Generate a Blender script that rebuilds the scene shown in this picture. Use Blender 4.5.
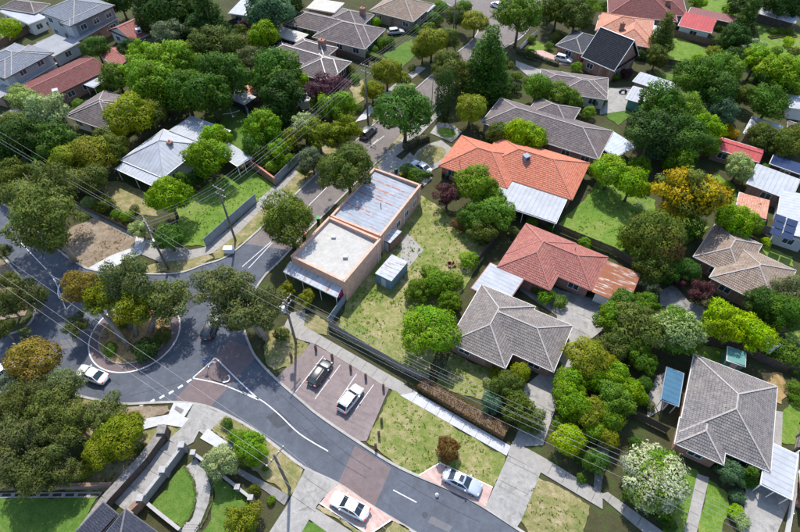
import bpy, bmesh, math, random
import numpy as np
from mathutils import Vector, Matrix
R = math.radians
random.seed(7)
for o in list(bpy.data.objects): bpy.data.objects.remove(o)
S = bpy.context.scene
COL = S.collection

# ------------------------------------------------------------------ camera, sky, sun, exposure
CAM_H, FPX, PITCH = 64.0, 533.0, 49.5          # metres, focal length in photo pixels (800 wide), degrees below horizon
cd = bpy.data.cameras.new('camera'); cam = bpy.data.objects.new('camera', cd); COL.objects.link(cam)
cam.location = (0, 0, CAM_H); cam.rotation_euler = (R(90 - PITCH), 0, 0)
cd.sensor_width = 36; cd.lens = FPX / 800 * 36; cd.clip_end = 5000; cd.clip_start = 1
S.camera = cam
SUN_EL, SUN_AZ = 54.0, -6.0                    # degrees; azimuth from +Y towards +X
w = bpy.data.worlds.new('World'); S.world = w; w.use_nodes = True
nt = w.node_tree; bg = nt.nodes['Background']
sky = nt.nodes.new('ShaderNodeTexSky'); sky.sky_type = 'NISHITA'; sky.sun_disc = False
sky.sun_elevation = R(SUN_EL); sky.sun_rotation = R(SUN_AZ); sky.air_density = 1.0; sky.dust_density = 1.0
nt.links.new(sky.outputs[0], bg.inputs[0]); bg.inputs[1].default_value = 0.15
sl = bpy.data.lights.new('sun', 'SUN'); sl.energy = 3.2; sl.angle = R(1.2); sl.color = (1, .95, .87)
sun = bpy.data.objects.new('sun', sl); COL.objects.link(sun)
sd = Vector((math.sin(R(SUN_AZ)) * math.cos(R(SUN_EL)), math.cos(R(SUN_AZ)) * math.cos(R(SUN_EL)), math.sin(R(SUN_EL))))
sun.rotation_euler = sd.to_track_quat('Z', 'Y').to_euler(); sun.location = sd * 200
S.view_settings.view_transform = 'Standard'; S.view_settings.look = 'None'; S.view_settings.gamma = 1
S.view_settings.exposure = 0.9
S.render.engine = 'CYCLES'

# ------------------------------------------------------------------ helpers
CP, SP = math.cos(R(PITCH)), math.sin(R(PITCH))
def G(x, y, z=0.0):
    """photo pixel -> world point at height z"""
    dx = (x - 400); dy = -(y - 266)
    d = Vector((dx, FPX * CP + dy * SP, -FPX * SP + dy * CP))
    return Vector((0, 0, CAM_H)) + d * ((z - CAM_H) / d.z)
def mpp(x, y, z=0):
    return (G(x, y, z) - Vector((0, 0, CAM_H))).length / math.hypot(FPX, math.hypot(x - 400, y - 266))
def pix(p):
    v = Vector(p) - Vector((0, 0, CAM_H)); dep = v.y * CP - v.z * SP; up = v.y * SP + v.z * CP
    return 400 + FPX * v.x / dep, 266 - FPX * up / dep
TILES = dict(A=(0, 0), B=(200, 0), C=(400, 0), D=(600, 0), E=(0, 130), F=(200, 130), G=(400, 130), H=(600, 130),
             I=(0, 260), J=(200, 260), K=(400, 260), L=(600, 260), M=(0, 392), N=(200, 392), O=(400, 392), P=(600, 392))
def tp(t, *pts):
    o = TILES[t]; return [(o[0] + a / 3.8, o[1] + b / 3.8) for a, b in pts]

def mesh_obj(name, verts, faces, mat, parent=None, uvs=None, mats=None, smooth=False):
    me = bpy.data.meshes.new(name); me.from_pydata([tuple(v) for v in verts], [], faces)
    if uvs is not None:
        l = me.uv_layers.new(name='UVMap'); l.data.foreach_set('uv', [c for f in uvs for uv in f for c in uv])
    for m in ([mat] if mats is None else mats): me.materials.append(m)
    if smooth: me.polygons.foreach_set('use_smooth', [True] * len(me.polygons))
    me.update()
    o = bpy.data.objects.new(name, me); COL.objects.link(o)
    if parent: o.parent = parent
    return o
def bm_obj(name, bm, mat, parent=None, smooth=False):
    me = bpy.data.meshes.new(name); bmesh.ops.recalc_face_normals(bm, faces=bm.faces[:]); bm.to_mesh(me); bm.free()
    me.materials.append(mat)
    if smooth: me.polygons.foreach_set('use_smooth', [True] * len(me.polygons))
    o = bpy.data.objects.new(name, me); COL.objects.link(o)
    if parent: o.parent = parent
    return o
def data_obj(name, me, parent=None):
    o = bpy.data.objects.new(name, me); COL.objects.link(o)
    if parent: o.parent = parent
    return o
def empty(name, loc=(0, 0, 0), rz=0):
    o = bpy.data.objects.new(name, None); COL.objects.link(o); o.location = loc; o.rotation_euler = (0, 0, rz)
    o.empty_display_size = .3
    return o
def tag(o, label, cat, group=None):
    o['label'] = label; o['category'] = cat
    if group: o['group'] = group
    return o
def struct(o): o['kind'] = 'structure'; return o

class MB:
    """collects simple shapes into one mesh"""
    def __init__(s): s.v = []; s.f = []
    def box(s, x0, x1, y0, y1, z0, z1):
        n = len(s.v)
        s.v += [(x0, y0, z0), (x1, y0, z0), (x1, y1, z0), (x0, y1, z0), (x0, y0, z1), (x1, y0, z1), (x1, y1, z1), (x0, y1, z1)]
        s.f += [tuple(n + i for i in q) for q in ((3, 2, 1, 0), (4, 5, 6, 7), (0, 1, 5, 4), (1, 2, 6, 5), (2, 3, 7, 6), (3, 0, 4, 7))]
        return s
    def bar(s, a, b, wx, wz, up=(0, 0, 1)):
        a, b = Vector(a), Vector(b); d = (b - a).normalized(); u = Vector(up)
        if abs(d.dot(u)) > .98: u = Vector((1, 0, 0))
        x = d.cross(u).normalized() * wx / 2; z = x.cross(d).normalized() * wz / 2
        n = len(s.v)
        for p in (a, b): s.v += [tuple(p - x - z), tuple(p + x - z), tuple(p + x + z), tuple(p - x + z)]
        s.f += [tuple(n + i for i in q) for q in ((0, 1, 2, 3), (7, 6, 5, 4), (0, 4, 5, 1), (1, 5, 6, 2), (2, 6, 7, 3), (3, 7, 4, 0))]
        return s
    def tube(s, pts, rad, seg=8, cap=True):
        pts = [Vector(p) for p in pts]
        if not hasattr(rad, '__len__'): rad = [rad] * len(pts)
        n0 = len(s.v)
        for i, p in enumerate(pts):
            d = (pts[min(i + 1, len(pts) - 1)] - pts[max(i - 1, 0)]).normalized()
            u = Vector((0, 0, 1)) if abs(d.z) < .9 else Vector((1, 0, 0))
            x = d.cross(u).normalized(); y = x.cross(d).normalized()
            for k in range(seg):
                a = 2 * math.pi * k / seg
                s.v.append(tuple(p + (x * math.cos(a) + y * math.sin(a)) * rad[i]))
        for i in range(len(pts) - 1):
            for k in range(seg):
                a = n0 + i * seg + k; b = n0 + i * seg + (k + 1) % seg
                s.f.append((a, b, b + seg, a + seg))
        if cap:
            s.f.append(tuple(n0 + k for k in reversed(range(seg))))
            s.f.append(tuple(n0 + (len(pts) - 1) * seg + k for k in range(seg)))
        return s
    def poly(s, pts):
        n = len(s.v); s.v += [tuple(p) for p in pts]; s.f.append(tuple(range(n, n + len(pts)))); return s
    def build(s, name, mat, parent=None, smooth=False): return mesh_obj(name, s.v, s.f, mat, parent, smooth=smooth)

def catmull(pts, n=5, closed=False):
    out = []; N = len(pts)
    rng = range(N) if closed else range(N - 1)
    for i in rng:
        g = (lambda k: pts[k % N]) if closed else (lambda k: pts[min(max(k, 0), N - 1)])
        p0, p1, p2, p3 = g(i - 1), g(i), g(i + 1), g(i + 2)
        for j in range(n):
            t = j / n
            out.append(tuple(.5 * (2 * p1[c] + (p2[c] - p0[c]) * t + (2 * p0[c] - 5 * p1[c] + 4 * p2[c] - p3[c]) * t * t
                                   + (3 * p1[c] - p0[c] - 3 * p2[c] + p3[c]) * t ** 3) for c in range(2)))
    if not closed: out.append(pts[-1])
    return out

# ------------------------------------------------------------------ materials
def newmat(name):
    m = bpy.data.materials.new(name); m.use_nodes = True
    return m, m.node_tree, m.node_tree.nodes['Principled BSDF']
def node(nt, t, **kw):
    n = nt.nodes.new(t)
    for k, v in kw.items():
        if k.startswith('i_'): n.inputs[k[2:].replace('_', ' ')].default_value = v
        else: setattr(n, k, v)
    return n
def ramp(nt, src, stops):
    r = nt.nodes.new('ShaderNodeValToRGB'); e = r.color_ramp.elements
    while len(e) < len(stops): e.new(.5)
    for el, (p, c) in zip(e, stops): el.position = p; el.color = (*c, 1) if len(c) == 3 else c
    nt.links.new(src, r.inputs[0]); return r.outputs[0]
def mix(nt, fac, a, b, blend='MIX'):
    m = nt.nodes.new('ShaderNodeMix'); m.data_type = 'RGBA'; m.blend_type = blend
    for sock, val in ((m.inputs[0], fac), (m.inputs[6], a), (m.inputs[7], b)):
        if hasattr(val, 'is_linked'): nt.links.new(val, sock)
        elif isinstance(val, (int, float)): sock.default_value = val
        else: sock.default_value = (*val, 1)
    return m.outputs[2]
def noise(nt, vec, scale, detail=4, rough=.6, dist=0):
    n = node(nt, 'ShaderNodeTexNoise'); n.inputs['Scale'].default_value = scale; n.inputs['Detail'].default_value = detail
    n.inputs['Roughness'].default_value = rough; n.inputs['Distortion'].default_value = dist
    if vec: nt.links.new(vec, n.inputs['Vector'])
    return n.outputs['Fac']
def bump(nt, bs, h, strength, dist):
    b = nt.nodes.new('ShaderNodeBump'); b.inputs['Strength'].default_value = strength; b.inputs['Distance'].default_value = dist
    nt.links.new(h, b.inputs['Height']); nt.links.new(b.outputs[0], bs.inputs['Normal'])
def geo(nt): return nt.nodes.new('ShaderNodeNewGeometry').outputs['Position']

def mat_plain(name, c, rough=.6, metal=0, var=.12, scale=3, spec=.4):
    m, nt, bs = newmat(name)
    tc = nt.nodes.new('ShaderNodeTexCoord').outputs['Object']
    n = noise(nt, tc, scale, 5)
    col = ramp(nt, n, [(.3, tuple(x * (1 - var) for x in c)), (.7, tuple(min(1, x * (1 + var)) for x in c))])
    nt.links.new(col, bs.inputs['Base Color']); bs.inputs['Roughness'].default_value = rough
    bs.inputs['Metallic'].default_value = metal; bs.inputs['Specular IOR Level'].default_value = spec
    return m
def mat_ground(name, cols, big=.12, mid=.9, fine=7, bumpd=.04, wet=None):
    """cols: three base colours mixed by patchy noise; world-space"""
    m, nt, bs = newmat(name); p = geo(nt)
    a = noise(nt, p, big, 5, .65, .6); b = noise(nt, p, mid, 5, .7); f = noise(nt, p, fine, 4, .7)
    ab = node(nt, 'ShaderNodeMath', operation='MULTIPLY_ADD'); nt.links.new(b, ab.inputs[0]); ab.inputs[1].default_value = .55
    sc = node(nt, 'ShaderNodeMath', operation='MULTIPLY'); nt.links.new(a, sc.inputs[0]); sc.inputs[1].default_value = .45
    nt.links.new(sc.outputs[0], ab.inputs[2])
    k = ramp(nt, ab.outputs[0], [(.36, cols[0]), (.49, cols[1]), (.62, cols[2])])
    fr = ramp(nt, f, [(.3, (.62, .62, .62)), (.7, (1.3, 1.3, 1.3))])
    nt.links.new(mix(nt, 1.0, k, fr, 'MULTIPLY'), bs.inputs['Base Color'])
    bs.inputs['Roughness'].default_value = .95; bs.inputs['Specular IOR Level'].default_value = .15
    bump(nt, bs, f, .7, bumpd)
    return m
def mat_pave(name, c, var=.15, crack=None, joint=None, tint=None):
    m, nt, bs = newmat(name); p = geo(nt)
    a = noise(nt, p, .35, 6, .7, .8); f = noise(nt, p, 14, 3, .7); st = noise(nt, p, 1.6, 6, .75)
    k = ramp(nt, a, [(.3, tuple(x * (1 - var) for x in c)), (.7, tuple(x * (1 + var) for x in c))])
    k = mix(nt, 1.0, k, ramp(nt, st, [(.3, (.84, .84, .84)), (.62, (1.08, 1.08, 1.08))]), 'MULTIPLY')
    k = mix(nt, 1.0, k, ramp(nt, f, [(.25, (.85, .85, .85)), (.75, (1.15, 1.15, 1.15))]), 'MULTIPLY')
    if tint: k = mix(nt, ramp(nt, noise(nt, p, .8, 5, .7, 1), [(.52, (0, 0, 0)), (.66, (1, 1, 1))]), k, tint)
    nt.links.new(k, bs.inputs['Base Color']); bs.inputs['Roughness'].default_value = .85
    bs.inputs['Specular IOR Level'].default_value = .14; bump(nt, bs, f, .35, .01)
    return m
def mat_tile(name, c1, c2, lichen=(.42, .36, .28), li=.25, bw=.27):
    m, nt, bs = newmat(name)
    uv = nt.nodes.new('ShaderNodeUVMap').outputs[0]
    br = node(nt, 'ShaderNodeTexBrick'); br.offset = .5
    for k, v in (('Color1', (*c1, 1)), ('Color2', (*c2, 1)), ('Mortar', tuple(x * .35 for x in c1) + (1,))): br.inputs[k].default_value = v
    br.inputs['Scale'].default_value = 1; br.inputs['Brick Width'].default_value = bw; br.inputs['Row Height'].default_value = .36
    br.inputs['Mortar Size'].default_value = .022; br.inputs['Mortar Smooth'].default_value = .4
    nt.links.new(uv, br.inputs['Vector'])
    p = geo(nt)
    k = mix(nt, ramp(nt, noise(nt, p, .55, 6, .75, .7), [(.4, (0, 0, 0)), (.75, (li, li, li))]), br.outputs['Color'], lichen)
    k = mix(nt, 1., k, ramp(nt, noise(nt, p, 2.4, 4, .7), [(.3, (.72, .72, .72)), (.7, (1.22, 1.22, 1.22))]), 'MULTIPLY')
    nt.links.new(k, bs.inputs['Base Color']); bs.inputs['Roughness'].default_value = .8; bs.inputs['Specular IOR Level'].default_value = .16
    wv = node(nt, 'ShaderNodeTexWave', wave_type='BANDS', bands_direction='X'); wv.inputs['Scale'].default_value = 2 * math.pi / 20 / bw * 1.0
    nt.links.new(uv, wv.inputs['Vector'])
    bump(nt, bs, wv.outputs['Color'], .8, .035)
    return m
def mat_metal(name, c, rust=0, rough=.45, sheet=.76, dirt=.25):
    m, nt, bs = newmat(name)
    uv = nt.nodes.new('ShaderNodeUVMap').outputs[0]; p = geo(nt)
    wv = node(nt, 'ShaderNodeTexWave', wave_type='BANDS', bands_direction='X'); wv.inputs['Scale'].default_value = 2 * math.pi / 20 / sheet
    nt.links.new(uv, wv.inputs['Vector'])
    k = ramp(nt, noise(nt, p, .5, 6, .7, .5), [(.3, tuple(x * (1 - dirt) for x in c)), (.65, c)])
    k = mix(nt, 1., k, ramp(nt, wv.outputs['Color'], [(.0, (.78, .78, .8)), (.16, (1, 1, 1))]), 'MULTIPLY')
    if rust:
        mp = node(nt, 'ShaderNodeMapping'); mp.inputs['Scale'].default_value = (2.4, .35, 1); nt.links.new(uv, mp.inputs[0])
        rn = noise(nt, mp.outputs[0], 1.0, 5, .75)
        k = mix(nt, ramp(nt, rn, [(1 - rust - .12, (0, 0, 0)), (1 - rust, (1, 1, 1))]), k, (.23, .085, .04))
    nt.links.new(k, bs.inputs['Base Color']); bs.inputs['Roughness'].default_value = max(rough, .12) if rough < .3 else .68; bs.inputs['Specular IOR Level'].default_value = .18 if rough >= .3 else .5
    w2 = node(nt, 'ShaderNodeTexWave', wave_type='BANDS', bands_direction='X'); w2.inputs['Scale'].default_value = 2 * math.pi / 20 / .19
    nt.links.new(uv, w2.inputs['Vector']); bump(nt, bs, w2.outputs['Color'], .6, .02)
    return m
def mat_brick(name, c1, c2, mortar=(.35, .32, .28)):
    m, nt, bs = newmat(name); p = geo(nt)
    sx = node(nt, 'ShaderNodeSeparateXYZ'); nt.links.new(p, sx.inputs[0])
    ad = node(nt, 'ShaderNodeMath', operation='ADD'); nt.links.new(sx.outputs[0], ad.inputs[0]); nt.links.new(sx.outputs[1], ad.inputs[1])
    cb = node(nt, 'ShaderNodeCombineXYZ'); nt.links.new(ad.outputs[0], cb.inputs[0]); nt.links.new(sx.outputs[2], cb.inputs[1])
    br = node(nt, 'ShaderNodeTexBrick')
    for k, v in (('Color1', (*c1, 1)), ('Color2', (*c2, 1)), ('Mortar', (*mortar, 1))): br.inputs[k].default_value = v
    br.inputs['Scale'].default_value = 1; br.inputs['Brick Width'].default_value = .24; br.inputs['Row Height'].default_value = .086
    br.inputs['Mortar Size'].default_value = .01; nt.links.new(cb.outputs[0], br.inputs['Vector'])
    k = mix(nt, 1., br.outputs['Color'], ramp(nt, noise(nt, p, 1.2, 5, .7), [(.3, (.75, .75, .75)), (.7, (1.15, 1.15, 1.15))]), 'MULTIPLY')
    nt.links.new(k, bs.inputs['Base Color']); bs.inputs['Roughness'].default_value = .9
    return m
def mat_leaf(name):
    """colour from the object colour, varied leaf by leaf through a mesh attribute"""
    m, nt, bs = newmat(name)
    oi = nt.nodes.new('ShaderNodeObjectInfo'); at = node(nt, 'ShaderNodeAttribute', attribute_name='tone')
    hs = node(nt, 'ShaderNodeHueSaturation'); nt.links.new(oi.outputs['Color'], hs.inputs['Color'])
    sp = node(nt, 'ShaderNodeSeparateColor'); nt.links.new(at.outputs['Color'], sp.inputs[0])
    def mr(sock, lo, hi):
        r = node(nt, 'ShaderNodeMapRange'); nt.links.new(sock, r.inputs[0]); r.inputs[3].default_value = lo; r.inputs[4].default_value = hi; return r.outputs[0]
    nt.links.new(mr(sp.outputs[0], .47, .53), hs.inputs['Hue']); nt.links.new(mr(sp.outputs[1], .5, 1.5), hs.inputs['Value']); hs.inputs['Saturation'].default_value = 1.08
    fl = mix(nt, 0, hs.outputs[0], (1, 1, 1))
    nt.links.new(hs.outputs[0], bs.inputs['Base Color']); bs.inputs['Roughness'].default_value = .6; bs.inputs['Specular IOR Level'].default_value = .12
    tr = nt.nodes.new('ShaderNodeBsdfTranslucent')
    hv = node(nt, 'ShaderNodeHueSaturation'); hv.inputs['Value'].default_value = 1.2; nt.links.new(hs.outputs[0], hv.inputs['Color']); nt.links.new(hv.outputs[0], tr.inputs['Color'])
    mx = nt.nodes.new('ShaderNodeMixShader'); mx.inputs[0].default_value = .32
    nt.links.new(bs.outputs[0], mx.inputs[1]); nt.links.new(tr.outputs[0], mx.inputs[2]); nt.links.new(mx.outputs[0], nt.nodes['Material Output'].inputs[0])
    return m
def mat_glass(name, c=(.03, .05, .07)):
    m, nt, bs = newmat(name); bs.inputs['Base Color'].default_value = (*c, 1); bs.inputs['Roughness'].default_value = .08
    bs.inputs['Specular IOR Level'].default_value = .8
    return m
def mat_paint(name, c, metal=.0):
    m, nt, bs = newmat(name); bs.inputs['Base Color'].default_value = (*c, 1); bs.inputs['Roughness'].default_value = .3
    bs.inputs['Metallic'].default_value = metal; bs.inputs['Coat Weight'].default_value = .7; bs.inputs['Coat Roughness'].default_value = .06
    return m

M = {}
M['soil'] = mat_ground('garden soil and ground cover', [(.035, .05, .014), (.06, .055, .028), (.055, .085, .02)])
M['lawn'] = mat_ground('green lawn', [(.075, .15, .02), (.12, .2, .03), (.2, .23, .06)])
M['lushlawn'] = mat_ground('lush lawn', [(.055, .115, .018), (.08, .15, .024), (.13, .18, .04)], bumpd=.02)
M['roughlawn'] = mat_ground('rough worn lawn', [(.09, .15, .024), (.185, .2, .06), (.34, .28, .16)], big=.16)
M['verge'] = mat_ground('dry verge grass', [(.11, .15, .035), (.21, .19, .08), (.34, .28, .17)], big=.2)
M['dirt'] = mat_ground('bare dry dirt', [(.14, .105, .07), (.22, .17, .12), (.3, .25, .19)])
M['straw'] = mat_ground('straw mulch', [(.12, .12, .04), (.3, .2, .09), (.38, .27, .14)], big=.3)
M['mulch'] = mat_ground('dark mulch', [(.04, .03, .02), (.06, .045, .03), (.09, .075, .04)])
M['asphalt'] = mat_pave('blue grey asphalt', (.09, .1, .122), .2)
M['asphalt_warm'] = mat_pave('worn warm asphalt', (.17, .15, .14), .16)
M['asphalt_pink'] = mat_pave('pink threshold asphalt', (.16, .125, .125), .14)
M['parkpink'] = mat_pave('faded pink parking asphalt', (.21, .17, .165), .12)
M['concrete'] = mat_pave('weathered concrete', (.3, .29, .275), .2, tint=(.2, .19, .175))
M['path'] = mat_pave('footpath concrete', (.29, .275, .255), .12)
M['newpath'] = mat_pave('pale new concrete', (.45, .455, .46), .1)
M['darkconc'] = mat_pave('stained driveway concrete', (.2, .195, .19), .25, tint=(.11, .105, .1))
M['kerb'] = mat_pave('kerb concrete', (.34, .325, .3), .15)
M['paver'] = mat_brick('pink brick pavers', (.44, .29, .25), (.52, .37, .33), (.45, .38, .35))
m_, n_, b_ = newmat('worn white road paint'); M['line'] = m_
n_.links.new(ramp(n_, noise(n_, geo(n_), 5, 6, .8), [(.34, (.2, .2, .2)), (.46, (.6, .6, .59))]), b_.inputs['Base Color']); b_.inputs['Roughness'].default_value = .8
M['leaf'] = mat_leaf('leaves')
M['bark'] = mat_plain('grey brown bark', (.13, .095, .07), .9, var=.35, scale=2)
M['palebark'] = mat_plain('pale gum bark', (.3, .24, .19), .9, var=.35, scale=1.5)
M['pole'] = mat_plain('weathered timber pole', (.16, .135, .11), .9, var=.25, scale=2)
M['wire'] = mat_plain('aluminium cable', (.33, .33, .34), .5, metal=.2)
M['timber'] = mat_plain('grey weathered palings', (.21, .19, .175), .9, var=.3, scale=2.5)
M['darktimber'] = mat_plain('dark timber palings', (.085, .065, .055), .9, var=.35, scale=2.5)
M['browntimber'] = mat_plain('brown timber', (.19, .11, .07), .9, var=.3, scale=2.5)
M['steelfence'] = mat_plain('blue grey steel fence', (.2, .24, .3), .6, var=.12, scale=.8)
M['white'] = mat_plain('white paint', (.75, .75, .74), .5, var=.06)
M['cream'] = mat_plain('cream paint', (.6, .55, .46), .6, var=.08)
M['stone'] = mat_plain('pale stone capping', (.34, .33, .33), .8, var=.15); M['walldark'] = mat_plain('lilac grey render', (.24, .225, .235), .8, var=.15); M['grey'] = mat_plain('grey render', (.42, .43, .45), .7, var=.08)
M['dark'] = mat_plain('dark paint', (.035, .035, .04), .5)
M['black'] = mat_plain('black rubber', (.02, .02, .02), .8)
M['glass'] = mat_glass('window glass'); M['carglass'] = mat_glass('car glass', (.02, .03, .04))
M['chrome'] = mat_plain('silver alloy', (.5, .5, .52), .3, metal=.8)
M['redlamp'] = mat_plain('red lamp lens', (.45, .02, .02), .2); M['lamp'] = mat_plain('clear lamp lens', (.7, .72, .75), .15)
M['brick'] = mat_brick('red brick', (.26, .1, .065), (.32, .14, .09)); M['brownbrick'] = mat_brick('brown brick', (.2, .12, .08), (.26, .16, .11))
M['pinkbrick'] = mat_brick('salmon painted brick', (.58, .34, .25), (.64, .39, .29), (.56, .35, .26))
M['creambrick'] = mat_brick('cream brick', (.5, .4, .28), (.56, .46, .34))
M['weather'] = mat_plain('pale weatherboard', (.62, .62, .6), .7, var=.06)
M['trim'] = mat_plain('pale gutter', (.55, .53, .5), .5, var=.08)
M['trimred'] = mat_plain('terracotta ridge cap', (.42, .16, .1), .8, var=.2); M['trimgrey'] = mat_plain('grey ridge cap', (.33, .3, .28), .8, var=.2)
M['trimdark'] = mat_plain('dark ridge cap', (.1, .1, .11), .8, var=.2); M['trimmaroon'] = mat_plain('maroon ridge cap', (.33, .13, .11), .8, var=.2)
M['t_grey'] = mat_tile('grey roof tile', (.17, .15, .145), (.22, .195, .185)); M['t_mauve'] = mat_tile('mauve grey roof tile', (.125, .105, .11), (.17, .14, .145))
M['t_dgrey'] = mat_tile('worn grey roof tile', (.15, .14, .145), (.2, .185, .185)); M['t_navy'] = mat_tile('navy slate tile', (.03, .035, .055), (.04, .046, .068), li=.03); M['t_orange'] = mat_tile('orange roof tile', (.52, .165, .1), (.6, .215, .135), li=.14); M['t_red'] = mat_tile('red roof tile', (.32, .115, .095), (.39, .15, .125), li=.18)
M['t_brown'] = mat_tile('brown roof tile', (.22, .16, .125), (.29, .22, .175), li=.4); M['t_char'] = mat_tile('charcoal roof tile', (.07, .075, .09), (.095, .1, .115), li=.06)
M['t_black'] = mat_tile('black roof tile', (.022, .026, .034), (.032, .036, .046), li=.02); M['t_blue'] = mat_tile('blue grey roof tile', (.19, .21, .25), (.23, .25, .29), li=.05)
M['t_dred'] = mat_tile('dark red roof tile', (.15, .055, .054), (.19, .07, .066), li=.08); M['t_pink'] = mat_tile('faded terracotta tile', (.5, .22, .15), (.57, .29, .2), li=.25)
M['m_white'] = mat_metal('white steel roof', (.4, .42, .45), rough=.6); M['m_zinc'] = mat_metal('pale zinc roof', (.42, .44, .48), rough=.5)
M['m_rust'] = mat_metal('rusting steel roof', (.55, .55, .55), rust=.52); M['m_srust'] = mat_metal('lightly rusted steel roof', (.46, .49, .53), rust=.36)
M['m_red'] = mat_metal('red steel roof', (.42, .08, .08)); M['m_grey'] = mat_metal('grey steel roof', (.3, .31, .33)); M['m_beige'] = mat_metal('beige steel roof', (.5, .47, .42))
M['m_blue'] = mat_metal('blue plastic sheet roof', (.06, .15, .23), rough=.35); M['m_clear'] = mat_metal('clear plastic sheet roof', (.5, .55, .6), rough=.25)
M['m_maroon'] = mat_metal('maroon steel roof', (.24, .1, .1)); M['solar'] = mat_metal('solar panel', (.02, .035, .09), rough=.12, sheet=1.0)
M['bluewall'] = mat_plain('blue steel wall', (.12, .21, .28), .6, var=.12); M['greenwall'] = mat_plain('green steel wall', (.08, .22, .19), .6)
M['membrane'] = mat_pave('cream grey roof membrane', (.42, .41, .385), .06, tint=(.38, .36, .33))
M['m_shop'] = mat_metal('weathered shop roof', (.33, .365, .42), rust=.33, rough=.55)
M['magenta'] = mat_plain('magenta sign', (.5, .02, .16), .6)

# ------------------------------------------------------------------ ground, roads, paths
def slab(name, px, top, mat, base=None, smooth=0, rough=0):
    if smooth: px = catmull(px, smooth, True)
    P = [G(x, y, top) for x, y in px]
    if rough:
        Q = []; rr = random.Random(len(P) + int(P[0].x * 10))
        for a, b in zip(P, P[1:] + P[:1]):
            k = max(1, int((b - a).length / .45)); nr = Vector((-(b - a).y, (b - a).x, 0)).normalized(); w_ = 0
            for i in range(k): w_ = .6 * w_ + rr.uniform(-1, 1) * rough; Q.append(a.lerp(b, i / k) + nr * w_)
        P = Q
    ar = sum(P[i].x * P[(i + 1) % len(P)].y - P[(i + 1) % len(P)].x * P[i].y for i in range(len(P)))
    if ar < 0: P.reverse()
    n = len(P); b = top - .1 if base is None else base
    from mathutils.geometry import delaunay_2d_cdt
    vv, _, ff, *_r = delaunay_2d_cdt([p.xy for p in P], [], [list(range(n))], 1, 1e-5)
    bm = bmesh.new(); top_v = [bm.verts.new((q.x, q.y, top)) for q in vv]
    for f in ff: bm.faces.new([top_v[i] for i in f])
    vs = [bm.verts.new(p) for p in P]; lo = [bm.verts.new((p.x, p.y, b)) for p in P]
    for i in range(n): bm.faces.new((vs[i], lo[i], lo[(i + 1) % n], vs[(i + 1) % n]))
    bmesh.ops.remove_doubles(bm, verts=bm.verts[:], dist=1e-4)
    return struct(bm_obj(name, bm, M[mat]))
def offset_line(P, d):
    out = []
    for i, p in enumerate(P):
        a = P[max(i - 1, 0)]; b = P[min(i + 1, len(P) - 1)]
        t = (b - a); t.z = 0; t.normalize(); out.append(p + Vector((-t.y, t.x, 0)) * d)
    return out
def strip(name, px, wid, z0, z1, mat, smooth=6, world=None, st=True):
    P = world or [G(x, y, 0) for x, y in (catmull(px, smooth) if smooth else px)]
    a = offset_line(P, wid / 2); b = offset_line(P, -wid / 2); m = MB(); n = len(P)
    for p, z in ((a, z0), (a, z1), (b, z1), (b, z0)): m.v += [(q.x, q.y, z) for q in p]
    for i in range(n - 1):
        for k in range(3): m.f.append((k * n + i, k * n + i + 1, (k + 1) * n + i + 1, (k + 1) * n + i))
    m.f += [(0, n, 2 * n, 3 * n), (n - 1, 4 * n - 1, 3 * n - 1, 2 * n - 1)]
    bm = bmesh.new(); o = m.build(name, M[mat])
    bm.from_mesh(o.data); bmesh.ops.recalc_face_normals(bm, faces=bm.faces[:]); bm.to_mesh(o.data); bm.free()
    return struct(o) if st else o

gm = MB(); gm.poly([(-1500, -400, 0), (1500, -400, 0), (1500, 2500, 0), (-1500, 2500, 0)])
struct(gm.build('ground', M['soil']))

# kerb lines (photo pixels)
K_A_left = [(87, 268.5), (105, 272), (147, 274), (179, 273), (203, 265), (227.6, 256), (260.5, 228.7), (290.8, 199), (330, 162), (358, 139), (392, 108), (418, 87), (452, 57), (470, 42), (478, 30), (470, 18), (450, 6), (425, -12)]
K_A_right = [(560, -12), (540, 12), (524, 35), (505, 48), (486, 62), (462, 82), (436, 107), (390.8, 150.5), (373, 166), (340, 199), (306, 233), (281, 260), (264, 277), (250, 300), (244, 325), (250, 346), (258, 360), (276, 379), (302.6, 402), (321, 417), (358, 442), (400, 467.8), (466, 497), (513, 526), (545, 548)]
K_B_low = [(470, 566), (430, 542), (400, 523.6), (368, 504), (338, 484), (305, 468), (279, 448.6), (252.6, 429), (226, 414.4), (205, 406), (180, 402.5), (150, 403), (123, 404), (92, 399), (60, 392), (30, 390), (-20, 395)]
K_C_left = [(-20, 338), (14, 333), (31, 322), (35, 307), (27, 288), (18, 274.5), (0, 254), (-20, 238)]
K_C_right = [(-20, 186), (0, 201), (25, 221), (50, 243), (70, 259), (87, 268.5)]
allk = catmull(K_C_right, 6)[:-1] + catmull(K_A_left, 6) + catmull(K_A_right, 6) + catmull(K_B_low, 6) + catmull(K_C_left, 6)
slab('road', allk, .004, 'asphalt', -.05)
strip('kerb', K_A_left, .32, 0, .125, 'kerb'); strip('kerb', K_A_right, .32, 0, .125, 'kerb')
strip('kerb', K_B_low, .32, 0, .125, 'kerb'); strip('kerb', K_C_left, .32, 0, .125, 'kerb'); strip('kerb', K_C_right, .32, 0, .125, 'kerb')
def inset(px, d): return [(x, y) for x, y in px]
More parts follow.
